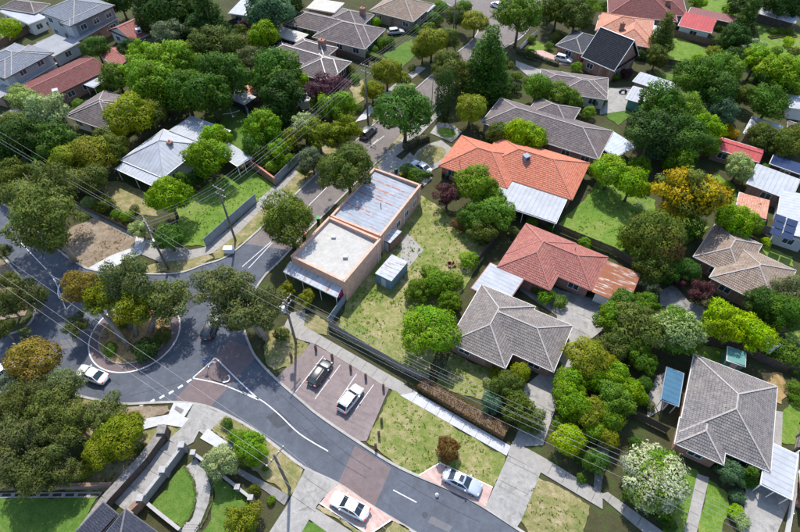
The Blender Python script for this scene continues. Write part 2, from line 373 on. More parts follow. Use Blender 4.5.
# upper street surface in a warmer, older asphalt; pink threshold bands
warm = [(243, 243.5), (260.5, 229.5), (290.8, 200), (330, 163), (358, 140), (392, 109), (418, 88), (452, 58), (470, 43), (479, 30), (470, 17), (450, 5), (430, -10), (556, -10), (538, 12), (522, 35), (503, 48), (484, 62), (461, 81), (435, 106), (390, 149.5), (372, 165), (339, 198), (305, 232), (288, 250)]
slab('road_surface', warm, .009, 'asphalt_warm', 0)
slab('road_surface', [(230, 340), (250, 347), (256, 357), (211.5, 405.5), (180, 402), (176, 398)], .008, 'asphalt_pink', 0)
slab('road_surface', tp('N', (590, 203), (727, 288), (662, 440), (525, 345)), .008, 'asphalt_pink', 0)
slab('road_surface', tp('F', (225, 378), (275, 425), (345, 460), (420, 375), (410, 300)) , .014, 'asphalt_pink', 0)
slab('parking_area', [(311, 342.5), (390, 386), (366.5, 441), (358.5, 441), (321, 416), (303, 401), (276, 378), (284, 370)], .1, 'parkpink')
# parcels and verges (top 0.09 .. 0.12)
def lawn(px, mat='lawn', top=.09, smooth=0, name='lawn'): return slab(name, px, top, mat, 0, smooth, rough=.16)
lawn([(411, 190), (436, 205), (470, 232), (490, 245), (478, 268), (450, 310), (428, 378), (398, 364), (336, 328), (347, 302), (352, 290), (383, 255), (380, 235), (402, 210)], 'roughlawn')
lawn([(598, 178), (625, 185), (655, 200), (660, 240), (645, 268), (600, 250), (572, 234), (556, 226), (588, 195)], 'lawn')
lawn([(203, 118), (225, 106), (240, 107), (250, 120), (250, 150), (225, 152), (200, 140)], 'lushlawn')
lawn([(176, 210), (215, 178), (250, 168), (276, 187), (258, 202), (207, 246), (182, 246)], 'lawn')
lawn(tp('D', (250, 150), (300, 140), (440, 205), (350, 255), (240, 250)), 'lawn'); lawn(tp('D', (600, 80), (640, 85), (770, 130), (770, 240), (610, 190)), 'lawn')
lawn(tp('D', (10, 435), (90, 412), (135, 430), (70, 475)), 'lushlawn'); lawn(tp('D', (380, 0), (530, 0), (520, 60), (390, 40)), 'lawn'); lawn(tp('D', (205, 272), (300, 285), (300, 310), (230, 300)), 'lushlawn')
lawn([(383, 55), (412, 39), (415, 55), (401, 70)], 'lushlawn'); lawn(tp('B', (570, 330), (620, 300), (625, 380), (590, 400)), 'verge')
lawn(tp('M', (-60, 403), (372, 400), (290, 545), (-60, 545)), 'lushlawn', .1)
lawn(tp('H', (610, 430), (730, 480), (735, 520), (640, 490)), 'lawn'); lawn(tp('H', (440, 160), (520, 220), (520, 290), (440, 300), (400, 200)), 'lawn')
lawn(tp('H', (0, 240), (190, 330), (330, 330), (420, 370), (350, 420), (180, 480), (0, 440)), 'lawn', .1)
lawn(tp('P', (255, 285), (300, 265), (380, 310), (325, 545), (240, 545)), 'lawn'); lawn(tp('P', (410, 325), (485, 385), (490, 420), (462, 545), (372, 545)), 'lawn')
lawn(tp('P', (700, 70), (760, 0), (800, 0), (740, 200), (680, 190)), 'lawn'); lawn(tp('L', (700, 280), (765, 265), (765, 320), (700, 310)), 'lawn')
lawn(tp('L', (610, 430), (690, 430), (720, 500), (690, 545), (650, 530)), 'straw'); lawn(tp('L', (340, 320), (480, 340), (460, 400), (350, 380)), 'lawn')
lawn(tp('K', (195, 350), (300, 400), (420, 440), (520, 520), (330, 540), (130, 480), (180, 380)), 'roughlawn')
lawn(tp('E', (400, 190), (470, 200), (560, 240), (600, 330), (470, 310), (400, 250)), 'verge', .1); lawn(tp('A', (0, 130), (40, 110), (90, 130), (20, 170)), 'lawn')
lawn(tp('C', (520, 155), (565, 180), (560, 195), (480, 190)), 'lawn'); lawn(tp('B', (180, 165), (240, 160), (235, 200), (160, 190)), 'verge')
# verges beside the kerbs
lawn([(215, 259), (229, 254), (262, 226.5), (274, 207.5), (266, 203.5), (236, 233), (214, 252)], 'verge', .12, name='verge')
lawn([(281, 190), (293, 196), (330, 161), (357, 138), (354, 130), (318, 152)], 'verge', .12, name='verge')
lawn([(372, 124), (390, 108), (416, 85), (410, 82), (392, 96), (374, 113)], 'verge', .12, name='verge')
lawn([(391.5, 149), (401, 141), (416, 128), (409, 127), (385, 150)], 'verge', .12, name='verge')
lawn([(373, 167.5), (388, 153.5), (393, 157.5), (378, 168)], 'verge', .12, name='verge')
lawn([(52, 242), (75, 225), (100, 216), (118, 223), (136, 236), (133, 247), (110, 262), (88, 267), (70, 257)], 'dirt', .12, name='verge')
lawn([(148, 273), (179, 272), (203, 264), (214, 258), (207, 253), (190, 258), (160, 262), (140, 266)], 'verge', .12, name='verge')
lawn(tp('J', (240, 330), (265, 270), (320, 250), (370, 300), (415, 318), (350, 400), (285, 415), (250, 390)), 'verge', .12, name='verge')
lawn(tp('J', (395, 200), (450, 215), (490, 240), (480, 290), (420, 270), (380, 245)), 'verge', .12, name='verge')
lawn([(392, 389), (403, 396), (506, 457), (492, 487), (439, 462), (419, 475), (401, 466), (367, 442)], 'roughlawn', .12, name='verge')
lawn(tp('O', (522, 318), (726, 435), (695, 560), (500, 560), (458, 490)), 'verge', .12, name='verge')
lawn(tp('N', (100, 85), (210, 145), (300, 215), (395, 295), (345, 390), (290, 360), (170, 270), (100, 190), (45, 140)), 'verge', .12, name='verge')
lawn(tp('M', (340, 60), (480, 60), (640, 50), (650, 75), (520, 118), (420, 110)), 'dirt', .12, name='verge'); lawn(tp('M', (540, 150), (620, 125), (690, 135), (650, 180), (600, 190), (560, 200)), 'verge', .12, name='verge')
lawn(tp('M', (0, 330), (250, 320), (440, 200), (560, 160), (600, 190), (430, 380), (0, 365)), 'verge', .1, name='verge')
lawn([(-20, 262), (0, 257), (17, 276), (30, 300), (25, 315), (-20, 325)], 'dirt', .12, name='verge'); lawn([(-30, 397), (60, 396), (92, 401), (110, 404), (90, 440), (-30, 440)], 'verge', .115, name='verge')
lawn(tp('N', (455, 425), (640, 545), (600, 545), (445, 440)), 'verge', .125, name='verge'); lawn(tp('N', (690, 545), (735, 490), (790, 520), (790, 560), (690, 560)), 'verge', .125, name='verge')
lawn(tp('N', (405, 485), (520, 545), (375, 545)), 'lushlawn', .12, name='verge')
# footpaths, driveways
def pave(px, mat='path', top=.13, name='footpath', smooth=0): return slab(name, px, top, mat, 0, smooth)
pave([(205, 247), (213, 253), (237, 234), (267, 204), (280, 191), (318, 153), (352, 126), (346, 123), (312, 150), (275, 188), (258, 202), (230, 228)])
pave([(262, 206), (258, 200), (274, 186), (281, 190), (292, 198), (276, 214), (266, 205)], 'concrete', .134, 'driveway')
pave([(355, 122), (366, 119), (382, 102), (374, 100)], 'newpath', .137); pave([(382, 102), (374, 100), (418, 66), (426, 68)], 'path', .132)
pave([(377, 168), (393, 158), (410, 145), (440, 115), (447, 110), (443, 107), (416, 128), (388, 152)], 'path', .131); pave([(378, 168), (388, 152), (402, 160), (410, 152), (432, 178), (424, 186), (405, 172), (395, 180)], 'concrete', .135, 'driveway')
pave([(88, 268), (112, 255), (134, 247), (136, 236), (146, 242), (141, 254), (120, 264), (104, 272)], 'newpath', .137); pave([(141, 254), (136, 236), (150, 240), (190, 250), (205, 247), (213, 253), (190, 259), (160, 262)], 'path', .133)
pave([(134, 234), (112, 222), (72, 200), (60, 192), (56, 196), (74, 207), (114, 228), (132, 238)], 'path', .125)
pave(tp('J', (320, 250), (345, 200), (400, 190), (395, 250), (500, 310), (640, 390), (780, 470), (760, 505), (700, 480), (640, 440), (440, 320), (370, 300)), 'path', .134)
pave([(400, 382), (418, 393), (412, 397), (401, 395), (392, 388)], 'path', .137)
pave(tp('O', (60, 0), (420, 205), (405, 242), (0, 12)), 'newpath', .142); pave(tp('O', (415, 215), (430, 185), (540, 245), (770, 385), (770, 445), (535, 305), (410, 240)), 'path', .138)
pave(tp('P', (-5, 390), (30, 380), (260, 545), (200, 560)), 'path', .134)
pave(tp('O', (410, 242), (535, 305), (460, 490), (440, 520), (325, 435)), 'concrete', .132, 'driveway')
pave([(555, 302), (600, 312), (603, 330), (583, 345), (560, 395), (543, 445), (511, 447), (530, 405), (520, 390), (550, 365), (560, 340)], 'concrete', .12, 'driveway'); pave([(515, 268), (560, 290), (600, 300), (600, 322), (560, 318), (520, 290)], 'darkconc', .115, 'driveway')
pave(tp('L', (225, 120), (280, 90), (340, 160), (420, 190), (400, 260), (330, 210), (230, 170)), 'darkconc', .11, 'driveway')
pave(tp('L', (180, 520), (215, 440), (260, 420), (300, 440), (250, 560), (180, 600)), 'concrete', .108, 'driveway')
pave(tp('O', (795, -20), (835, 60), (800, 200), (770, 330), (760, 400), (735, 370), (750, 200), (780, 90)), 'darkconc', .12, 'driveway')
pave(tp('P', (370, 310), (415, 325), (365, 545), (318, 545)), 'path', .125); pave(tp('P', (555, 360), (610, 345), (730, 400), (670, 545), (540, 560)), 'concrete', .118, 'driveway')
pave(tp('P', (660, 70), (695, 75), (690, 210), (640, 200)), 'path', .112)
pave(tp('N', (400, 292), (525, 347), (560, 365), (470, 400), (445, 430), (380, 545), (255, 545), (330, 430)), 'concrete', .134, 'driveway'); pave(tp('N', (435, 440), (600, 545), (500, 545), (410, 480)), 'path', .13)
pave(tp('N', (497, 372), (530, 350), (770, 505), (727, 487), (640, 540), (455, 423)), 'paver', .137, 'parking_pad')
pave(tp('O', (72, 318), (150, 270), (352, 364), (325, 438)), 'paver', .137, 'parking_pad')
pave(tp('N', (0, 50), (100, 88), (45, 140), (20, 165), (-30, 130)), 'concrete', .13, 'driveway'); pave(tp('N', (0, 175), (30, 138), (130, 210), (95, 230)), 'newpath', .136)
pave(tp('N', (150, 290), (290, 365), (340, 395), (320, 430), (240, 370), (140, 310)), 'darkconc', .128)
pave(tp('M', (505, 118), (560, 100), (640, 85), (660, 40), (735, 42), (700, 95), (718, 100), (690, 134), (620, 122), (530, 146)), 'newpath', .138); pave(tp('M', (690, 134), (735, 45), (800, 60), (760, 140), (735, 190), (690, 215), (640, 180)), 'concrete', .128, 'driveway')
pave(tp('M', (640, 185), (690, 210), (540, 420), (505, 470), (460, 440), (420, 410)), 'concrete', .122, 'driveway')
pave(tp('A', (135, 160), (215, 130), (290, 155), (205, 210)), 'darkconc', .11, 'driveway')
pave(tp('C', (440, 230), (520, 260), (560, 270), (500, 300), (440, 250)), 'path', .12); pave(tp('C', (470, 195), (540, 190), (600, 215), (690, 235), (700, 250), (560, 240), (480, 215)), 'paver', .118, 'driveway')
pave(tp('D', (35, 335), (120, 330), (95, 420), (0, 435), (0, 420)), 'concrete', .12, 'driveway')
pave([(407, 233), (424, 250), (408, 268), (400, 260), (402, 240)], 'path', .105); pave(tp('A', (0, 440), (60, 400), (110, 430), (60, 460)), 'path', .12)
def joints(px, wid, gap, z):
    P = [G(x, y, z) for x, y in px]
    for a, b in zip(P[:-1], P[1:]):
        d = (b - a); L = d.length; d.normalize(); n_ = Vector((-d.y, d.x, 0)) * wid / 2; m = MB()
        for i in range(int(L / gap)):
            c = a + d * gap * (i + .5); m.bar(c - n_ + Vector((0, 0, .001)), c + n_ + Vector((0, 0, .001)), .035, .006)
        if m.v: o = struct(m.build('path_joint', M['mulch']))
joints([(209, 249.5), (234, 231), (262, 204), (278, 189), (315, 152), (349, 124.5)], 1.4, 1.8, .134); joints(tp('J', (345, 240), (430, 295), (560, 370), (770, 490)), 1.5, 1.8, .137)
joints(tp('O', (35, 8), (412, 222)), 1.45, 1.8, .146); joints(tp('O', (545, 275), (770, 415)), 1.5, 1.8, .142); joints(tp('O', (475, 250), (390, 480)), 3.6, 2.6, .136); joints(tp('P', (10, 385), (230, 545)), 1.5, 1.8, .138); joints(tp('P', (392, 318), (342, 545)), 1.0, 1.4, .129)
joints(tp('N', (465, 320), (360, 470), (320, 545)), 3.4, 2.4, .138); joints(tp('M', (655, 200), (470, 440)), 2.4, 2.4, .126); joints([(588, 310), (570, 350), (550, 400), (528, 444)], 2.6, 2.8, .124)
# tactile ramp panel
slab('tactile_panel', tp('M', (668, 52), (700, 68), (688, 84), (662, 66)), .146, 'darkconc', .1)

# repair patches, sealed cracks and covers in the asphalt
M['patch'] = mat_pave('newer asphalt patch', (.065, .07, .082), .12); M['patch2'] = mat_pave('older pale patch', (.14, .14, .148), .12)
for px, mt in ((tp('N', (250, 95), (300, 70), (345, 115), (292, 140)), 'patch'), (tp('O', (120, 470), (200, 510), (185, 535), (105, 495)), 'patch2'), ([(60, 340), (82, 338), (84, 346), (60, 349)], 'patch2'), ([(185, 300), (200, 292), (206, 300), (190, 308)], 'patch'), (tp('F', (520, 215), (560, 180), (580, 200), (540, 235)), 'patch'),
               (tp('J', (30, 170), (60, 150), (90, 190), (60, 210)), 'patch2'), (tp('I', (300, 60), (200, 100), (215, 130), (320, 90)), 'patch'), (tp('E', (60, 380), (110, 360), (150, 400), (90, 420)), 'patch2')): slab('road_patch', px, .0125, mt, 0, rough=.03)
for pl in ([(130, 396), (170, 385), (215, 372)], [(262, 378), (300, 412), (340, 448), (372, 470)], [(300, 425), (330, 455), (366, 478)], [(200, 275), (225, 285), (238, 310)], [(320, 190), (342, 170), (362, 150)], [(60, 330), (85, 362), (120, 385)], [(400, 480), (440, 503), (480, 522)]): strip('sealed_crack', pl, .07, .008, .0135, 'patch', 6)
for px in ((290, 430), (222, 320), (330, 200), (70, 290), (425, 515)):
    q = G(*px); m = MB().tube([(q.x, q.y, .005), (q.x, q.y, .016)], .34, 20); struct(m.build('manhole_cover', M['patch']))
# roundabout
RC = Vector((-37.7, 41.9, 0)); RR = 6.25
def ring(name, r0, r1, z0, z1, mat, n=72):
    m = MB()
    for r, z in ((r0, z0), (r0, z1), (r1, z1), (r1, z0)): m.v += [(RC.x + r * math.cos(2 * math.pi * k / n), RC.y + r * math.sin(2 * math.pi * k / n), z) for k in range(n)]
    for k in range(n):
        for j in range(3): m.f.append((j * n + k, (j + 1) * n + k, (j + 1) * n + (k + 1) % n, j * n + (k + 1) % n))
    return struct(m.build(name, M[mat]))
def disc(name, r, z, mat, h=0, n=72):
    m = MB(); m.v = [(RC.x, RC.y, z + h)]
    for q in (.33, .66, 1): m.v += [(RC.x + q * r * math.cos(2 * math.pi * k / n), RC.y + q * r * math.sin(2 * math.pi * k / n), z + h * (1 - q * q)) for k in range(n)]
    for k in range(n):
        k2 = (k + 1) % n; m.f.append((0, 1 + k, 1 + k2))
        for j in (0, 1): m.f.append((1 + j * n + k, 1 + (j + 1) * n + k, 1 + (j + 1) * n + k2, 1 + j * n + k2))
    return struct(m.build(name, M[mat]))
ring('roundabout_kerb', RR - .16, RR + .02, 0, .07, 'line'); ring('roundabout_apron', 4.9, RR - .16, 0, .06, 'asphalt_pink'); ring('roundabout_kerb', 4.75, 4.9, 0, .16, 'kerb'); disc('roundabout_island', 4.75, .13, 'straw', .25)
# painted markings
def line(px, wid=.12, z=.016, smooth=0): return strip('road_marking', px, wid, z - .004, z, 'line', smooth)
for px in (tp('F', (700, 22), (643, 66)), tp('F', (485, 215), (395, 305)), tp('F', (270, 425), (160, 520)), tp('F', (275, 428), (185, 525)),
           [(21, 243), (46, 269)], [(378, 139.3), (369, 147)], [(393.2, 490), (416.5, 502.4)], [(408, 112), (417, 104)]): line(px, z=.022)
line([(47, 270), (55, 281), (61, 296), (65.5, 309)], smooth=5); line([(47, 270), (54, 277), (66, 283)], smooth=5); line([(66, 309.5), (75, 301)])
s160 = lambda *p: [(160 + a / 7.6, 360 + b / 7.6) for a, b in p]
line(s160((400, 0), (330, 65), (250, 135)), .16); line(s160((250, 138), (420, 172), (560, 220), (740, 300)), .16, smooth=5); line(s160((440, 0), (590, 150), (755, 305)), .16, smooth=5)
line(tp('N', (160, 0), (230, 30), (300, 85), (380, 160), (487, 225)), .14, smooth=5); line(s160((400, 0), (420, -14), (440, 0)), .16)
for a in ((222, 158), (155, 203), (85, 245), (15, 280), (-60, 312), (-135, 340)): line(s160((a[0] - 18, a[1] + 11), (a[0] + 18, a[1] - 11)), .32)
for a, b in (((470, 365), (363, 503)), ((533, 400), (437, 530)), ((595, 435), (520, 545)), ((660, 475), (590, 572))): strip('bay_marking', tp('J', a, b), .09, .1, .106, 'line', 0)
for pl in (tp('N', (455, 423), (640, 542)), tp('N', (727, 487), (655, 535)), tp('O', (150, 270), (352, 364)), tp('O', (72, 318), (150, 272))): strip('pad_edging', pl, .13, .1, .165, 'white', 0)
# painted traffic island on the lower road
tri = s160((375, 62), (420, 25), (525, 120), (530, 140), (490, 170), (390, 140))
slab('traffic_island', tri, .14, 'asphalt_pink', 0, 4)
for arc in (s160((370, 60), (375, 40), (400, 20), (425, 22)), s160((520, 118), (532, 140), (518, 165), (480, 172)), tp('I', (228, 95), (222, 125), (232, 150), (262, 160))): strip('island_kerb', arc, .16, .1, .17, 'white', 5)

# ------------------------------------------------------------------ buildings
LAND = []          # (short phrase, photo x, photo y) used to word the tree labels
def roof_face(m, uvs, A, B, C, D, course, lift=.035):
    """sloping face: eave A->B, top D->C (C may equal D); stepped courses when course>0"""
    A, B, C, D = map(Vector, (A, B, C, D)); e = (B - A); L = e.length; e = e / L
    up = (C + D) / 2 - (A + B) / 2; up = up - e * up.dot(e); Hh = up.length; up = up / Hh; nrm = e.cross(up).normalized()
    n = max(1, round(Hh / course)) if course else 1; prev = None
    for i in range(n):
        t0, t1 = i / n, (i + 1) / n; li = lift if course else 0
        a0, b0, a1, b1 = A.lerp(D, t0), B.lerp(C, t0), A.lerp(D, t1), B.lerp(C, t1)
        q = [a0 + nrm * li, b0 + nrm * li, b1, a1]
        uv = [((p - A).dot(e), (p - A).dot(up)) for p in q]
        k = len(m.v); m.v += [tuple(p) for p in q]
        if (a1 - b1).length < .01: m.f.append((k, k + 1, k + 2)); uvs.append(uv[:3])
        else: m.f.append((k, k + 1, k + 2, k + 3)); uvs.append(uv)
        if li:
            k = len(m.v); m.v += [tuple(a0), tuple(b0), tuple(b0 + nrm * li), tuple(a0 + nrm * li)]; m.f.append((k, k + 1, k + 2, k + 3)); uvs.append([uv[0], uv[1], uv[1], uv[0]])
WIN = {}
def window_mesh(w, h):
    k = (round(w, 1), round(h, 1))
    if k not in WIN:
        m = MB(); t = .07
        m.box(-w / 2, w / 2, -.05, .04, -t, 0).box(-w / 2, w / 2, -.05, .04, h, h + t).box(-w / 2 - t, -w / 2, -.05, .04, -t, h + t).box(w / 2, w / 2 + t, -.05, .04, -t, h + t).box(-.03, .03, -.045, .035, 0, h)
        me = bpy.data.meshes.new('window'); me.from_pydata(m.v, [], m.f); me.materials.append(M['white'])
        p = MB().box(-w / 2 + .002, w / 2 - .002, -.02, .0, .002, h - .002); pe = bpy.data.meshes.new('pane'); pe.from_pydata(p.v, [], p.f); pe.materials.append(M['glass'])
        WIN[k] = (me, pe)
    return WIN[k]

def house(label, P0, P1, P2, ze=2.7, slope=23, roof='t_grey', wall='brick', trim='trim', cap='trimgrey', blocks=None, ends='hh', axis=None,
          name='house', cat='house', short=None, metal=False, chimney=(), walls=True, posts=False, over=.45, gable=None, win=True, skill=None, vents=(), fascia=True, zg=0, rise=None):
    """roof eave corners P0,P1,P2 in photo pixels at height ze; blocks = further wings [(list of px, ends, axis)]"""
    o = G(*P0, ze); p1 = G(*P1, ze); p2 = G(*P2, ze)
    ux = (p1 - o); ux.z = 0; ux.normalize(); dv = (p2 - o); dv.z = 0; dv.normalize(); pv = Vector((dv.y, -dv.x, 0)); pv = pv if pv.dot(ux) > 0 else -pv
    if (p2 - o).length > 4: ux = (ux * .6 + pv * .4).normalized()
    vy = Vector((-ux.y, ux.x, 0)); s = 1
    if (p2 - o).dot(vy) < 0:      # keep the frame right-handed: start from the other end
        o, p1 = p1, o; ux = -ux; vy = -vy
        if (p2 - o).dot(vy) < 0: s = -1
    def loc(px, z=ze): q = G(*px, z) - o; return q.dot(ux), q.dot(vy)
    def rect(pts):
        q = [loc(p) for p in pts]; return min(a for a, b in q), max(a for a, b in q), min(b for a, b in q), max(b for a, b in q)
    u1 = (p1 - o).dot(ux); v2 = (p2 - o).dot(vy)
    B = [((0, u1, 0, v2), ends, axis)]
    for pts, en, ax in (blocks or []): B.append((rect(pts), en, ax))
    cx = u1 / 2; cy = v2 / 2; rz = math.atan2(ux.y, ux.x)
    ctr = o + ux * cx + vy * cy
    root = empty(name, (ctr.x, ctr.y, zg), rz); tag(root, label, cat)
    if short: LAND.append((short, *pix((ctr.x, ctr.y, ze))))
    rm, ru, caps, gut, wl = MB(), [], MB(), MB(), MB(); ts = math.tan(R(slope)); crs = 0 if metal else .36
    tz = ze - zg; inside = []
    for bi, (r, en, ax) in enumerate(B):
        x0, x1, y0, y1 = r[0] - cx, r[1] - cx, r[2] - cy, r[3] - cy; z = tz - .013 * bi
        sw = (ax == 'v') if ax else (y1 - y0) > (x1 - x0)
        Q = (lambda a, b, c: (b, -a, c)) if sw else (lambda a, b, c: (a, b, c))
        if sw: a0, a1, b0, b1 = -y1, -y0, x0, x1
        else: a0, a1, b0, b1 = x0, x1, y0, y1
        bm_ = (b0 + b1) / 2; hh = (b1 - b0) / 2; zr = z + hh * ts
        inside.append((x0 + over, x1 - over, y0 + over, y1 - over))
        if skill:                                         # single plane falling along b
            dz = (b1 - b0) * math.tan(R(3)) if rise is None else rise; s0, s1 = (z, z + dz) if skill == '+' else (z + dz, z)
            roof_face(rm, ru, Q(a0, b0, s0), Q(a1, b0, s0), Q(a1, b1, s1), Q(a0, b1, s1), 0)
            t = .09
            for q in ((Q(a0, b1, s1 - t), Q(a1, b1, s1 - t), Q(a1, b0, s0 - t), Q(a0, b0, s0 - t)), (Q(a0, b0, s0 - t), Q(a1, b0, s0 - t), Q(a1, b0, s0), Q(a0, b0, s0)),
                      (Q(a1, b1, s1 - t), Q(a0, b1, s1 - t), Q(a0, b1, s1), Q(a1, b1, s1)), (Q(a0, b1, s1 - t), Q(a0, b0, s0 - t), Q(a0, b0, s0), Q(a0, b1, s1)), (Q(a1, b0, s0 - t), Q(a1, b1, s1 - t), Q(a1, b1, s1), Q(a1, b0, s0))):
                rm.poly(q); ru.append([(0, 0)] * 4)
            zt = min(s0, s1) - t
        else:
            r0 = a0 + hh if en[0] == 'h' else a0; r1 = a1 - hh if en[1] == 'h' else a1
            if r0 > r1: r0 = r1 = (r0 + r1) / 2
            roof_face(rm, ru, Q(a0, b0, z), Q(a1, b0, z), Q(r1, bm_, zr), Q(r0, bm_, zr), crs)
            roof_face(rm, ru, Q(a1, b1, z), Q(a0, b1, z), Q(r0, bm_, zr), Q(r1, bm_, zr), crs)
            if en[0] == 'h': roof_face(rm, ru, Q(a0, b1, z), Q(a0, b0, z), Q(r0, bm_, zr), Q(r0, bm_, zr), crs)
            elif en[0] == 'g': wl.poly([Q(a0 + over, b0 + over, z), Q(a0 + over, b1 - over, z), Q(a0 + over, bm_, zr - over * ts)])
            if en[1] == 'h': roof_face(rm, ru, Q(a1, b0, z), Q(a1, b1, z), Q(r1, bm_, zr), Q(r1, bm_, zr), crs)
            elif en[1] == 'g': wl.poly([Q(a1 - over, b0 + over, z), Q(a1 - over, b1 - over, z), Q(a1 - over, bm_, zr - over * ts)])
            rm.poly([Q(a0, b0, z - .02), Q(a0, b1, z - .02), Q(a1, b1, z - .02), Q(a1, b0, z - .02)]); ru.append([(0, 0)] * 4)
            cw = .2 if not metal else .14; up = .03
            def cap_line(p, q):
                p, q = Vector(p) + Vector((0, 0, up)), Vector(q) + Vector((0, 0, up)); caps.bar(p, q, cw, .09)
            cap_line(Q(r0, bm_, zr), Q(r1, bm_, zr)) if r1 - r0 > .1 else None
            for en_, rr, aa in ((en[0], r0, a0), (en[1], r1, a1)):
                if en_ == 'h':
                    for bb in (b0, b1): cap_line(Q(aa, bb, z + .02), Q(rr, bm_, zr))
                elif en_ == 'g':
                    for bb in (b0, b1): caps.bar(Q(aa, bb, z + .05), Q(aa, bm_, zr + .05), .1, .14)
            zt = z - .05
        if fascia:
            g = .11
            gut.box(x0 - g, x1 + g, y0 - g, y0 - .004, z - .14, z + .0); gut.box(x0 - g, x1 + g, y1 + .004, y1 + g, z - .14, z)
            if not (en[0] == 'g' and not sw): gut.box(x0 - g, x0 - .004, y0, y1, z - .138, z - .003)
            if not (en[1] == 'g' and not sw): gut.box(x1 + .004, x1 + g, y0, y1, z - .138, z - .003)
        if walls: wl.box(x0 + over, x1 - over, y0 + over, y1 - over, -.02, zt)
        elif posts:
            for a in (x0 + .15, (x0 + x1) / 2, x1 - .15):
                for b in (y0 + .15, y1 - .15): p = MB().box(a - .05, a + .05, b - .05, b + .05, 0, zt); p.build('post', M['white'], root)
    mesh_obj('roof', rm.v, rm.f, M[roof], root, ru)
    if caps.v: caps.build('ridge_capping', M[cap], root)
    if gut.v: gut.build('gutter', M[trim], root)
    if wl.v: wl.build('wall', M[wall], root)
    # windows and a door on the walls that face the viewer
    if walls and win:
        first = True; ca, sa = math.cos(rz), math.sin(rz)
        for bi, (x0, x1, y0, y1) in enumerate(inside):
            for (ax_, ay, bx, by, nx, ny) in ((x0, y0, x1, y0, 0, -1), (x1, y0, x1, y1, 1, 0), (x1, y1, x0, y1, 0, 1), (x0, y1, x0, y0, -1, 0)):
                wnx, wny = nx * ca - ny * sa, nx * sa + ny * ca
                mx, my = (ax_ + bx) / 2, (ay + by) / 2; wp = (ctr.x + mx * ca - my * sa, ctr.y + mx * sa + my * ca)
                if wnx * -wp[0] + wny * -wp[1] < 0: continue
                L = math.hypot(bx - ax_, by - ay); n = int(L / 3.4)
                for st in range(max(1, round(tz / 3.2))):
                    for i in range(n):
                        t = (i + .5) / n; px_, py_ = ax_ + (bx - ax_) * t, ay + (by - ay) * t
                        if any(k != bi and q[0] - e_ < px_ < q[1] + e_ and q[2] - e_ < py_ < q[3] + e_ for k, q in enumerate(inside) for e_ in ((.12,) if k < bi else (-.12,))): continue
                        rot = math.atan2(ny, nx) + math.pi / 2
                        if first and st == 0 and n > 1 and i == n // 2:
                            first = False; d = MB().box(-.45, .45, -.05, .03, .05, 2.1).build('door', M['browntimber'], root); d.location = (px_, py_, 0); d.rotation_euler = (0, 0, rot)
                            MB().box(.33, .38, -.09, -.051, .98, 1.1).build('handle', M['chrome'], d); continue
                        me, pe = window_mesh(1.5, 1.15); wd = data_obj('window', me, root); wd.location = (px_, py_, .95 + st * 2.9); wd.rotation_euler = (0, 0, rot)
                        data_obj('pane', pe, wd)
    for c in chimney:
        q = G(c[0], c[1], ze + 1.3) - o; x, y = q.dot(ux) - cx, q.dot(vy) - cy; s_ = c[2] if len(c) > 2 else .42
        m = MB().box(x - s_, x + s_, y - s_ * .8, y + s_ * .8, tz + .3, tz + 2.35); m.box(x - s_ - .07, x + s_ + .07, y - s_ * .8 - .07, y + s_ * .8 + .07, tz + 2.1, tz + 2.3)
        ch = m.build('chimney', M['brick'], root)
        MB().tube([(x, y, tz + 2.3), (x, y, tz + 2.65)], .13, 10).build('chimney_pot', M['trimred'], ch)
    for vx, vyy in vents:
        q = G(vx, vyy, ze + 1.2) - o; x, y = q.dot(ux) - cx, q.dot(vy) - cy
        MB().tube([(x, y, tz + .2), (x, y, tz + 1.75)], .05, 8).build('flue', M['trimdark'], root)
    root['frame'] = [o.x, o.y, rz]
    return root

tA, tB, tC, tD, tG, tH, tK, tL, tP = (lambda t: (lambda *a: tp(t, a)[0]))('A'), (lambda *a: tp('B', a)[0]), (lambda *a: tp('C', a)[0]), (lambda *a: tp('D', a)[0]), (lambda *a: tp('G', a)[0]), (lambda *a: tp('H', a)[0]), (lambda *a: tp('K', a)[0]), (lambda *a: tp('L', a)[0]), (lambda *a: tp('P', a)[0])

hC = house('grey tiled hip roof house beside the wide concrete driveway, L-shaped', tK(320, 97), tK(655, 250), (463, 331), roof='t_grey', short='the grey L-shaped roof',
      blocks=[([tK(320, 97), tK(190, 300), tK(400, 410)], 'hh', 'v')], slope=24)
hR = house('red tiled hip roof house with brick walls behind the concrete driveway', (526.3, 223.4), (607.6, 257), (507, 254), roof='t_red', cap='trimmaroon', trim='trimmaroon', short='the red tiled hip roof',
      blocks=[([(526.3, 223.4), (498.7, 266.6), (550, 290)], 'hh', 'v')], slope=24, vents=[(575, 250)])
hO = house('bright orange tiled roof house with a white patio roof on its near side', (499.5, 134.7), (589.5, 163), (478, 169), roof='t_orange', cap='trimred', trim='trimred', short='the orange tiled roof',
      blocks=[([(461.8, 135.3), (439, 165.5), (507, 188)], 'hh', 'u')], slope=25, vents=[(460, 161)])
house('white ribbed patio roof joined to the orange tiled house', (506.6, 175.8), (567.5, 197.5), (495, 203), ze=2.55, roof='m_white', skill='+', walls=False, posts=True, name='patio_roof', cat='patio roof', trim='white', rise=.12)
hD = house('grey tiled hip roof house with a pale lawn path in front', (693.7, 357.5), (777, 386.6), (671, 428.7), roof='t_dgrey', short='the bottom right grey roof', slope=22, ends='hh', axis='v',
      blocks=[([(681, 418), (675.5, 441), (723.3, 464.3)], 'hn', 'v')], vents=[(724, 409)])
house('white flat carport roof beside the house with the lawn path', (768.4, 442), (797.4, 455), (759.2, 482.8), ze=2.5, roof='m_white', skill='+', walls=False, posts=True, name='carport', cat='carport', trim='white', rise=.1)
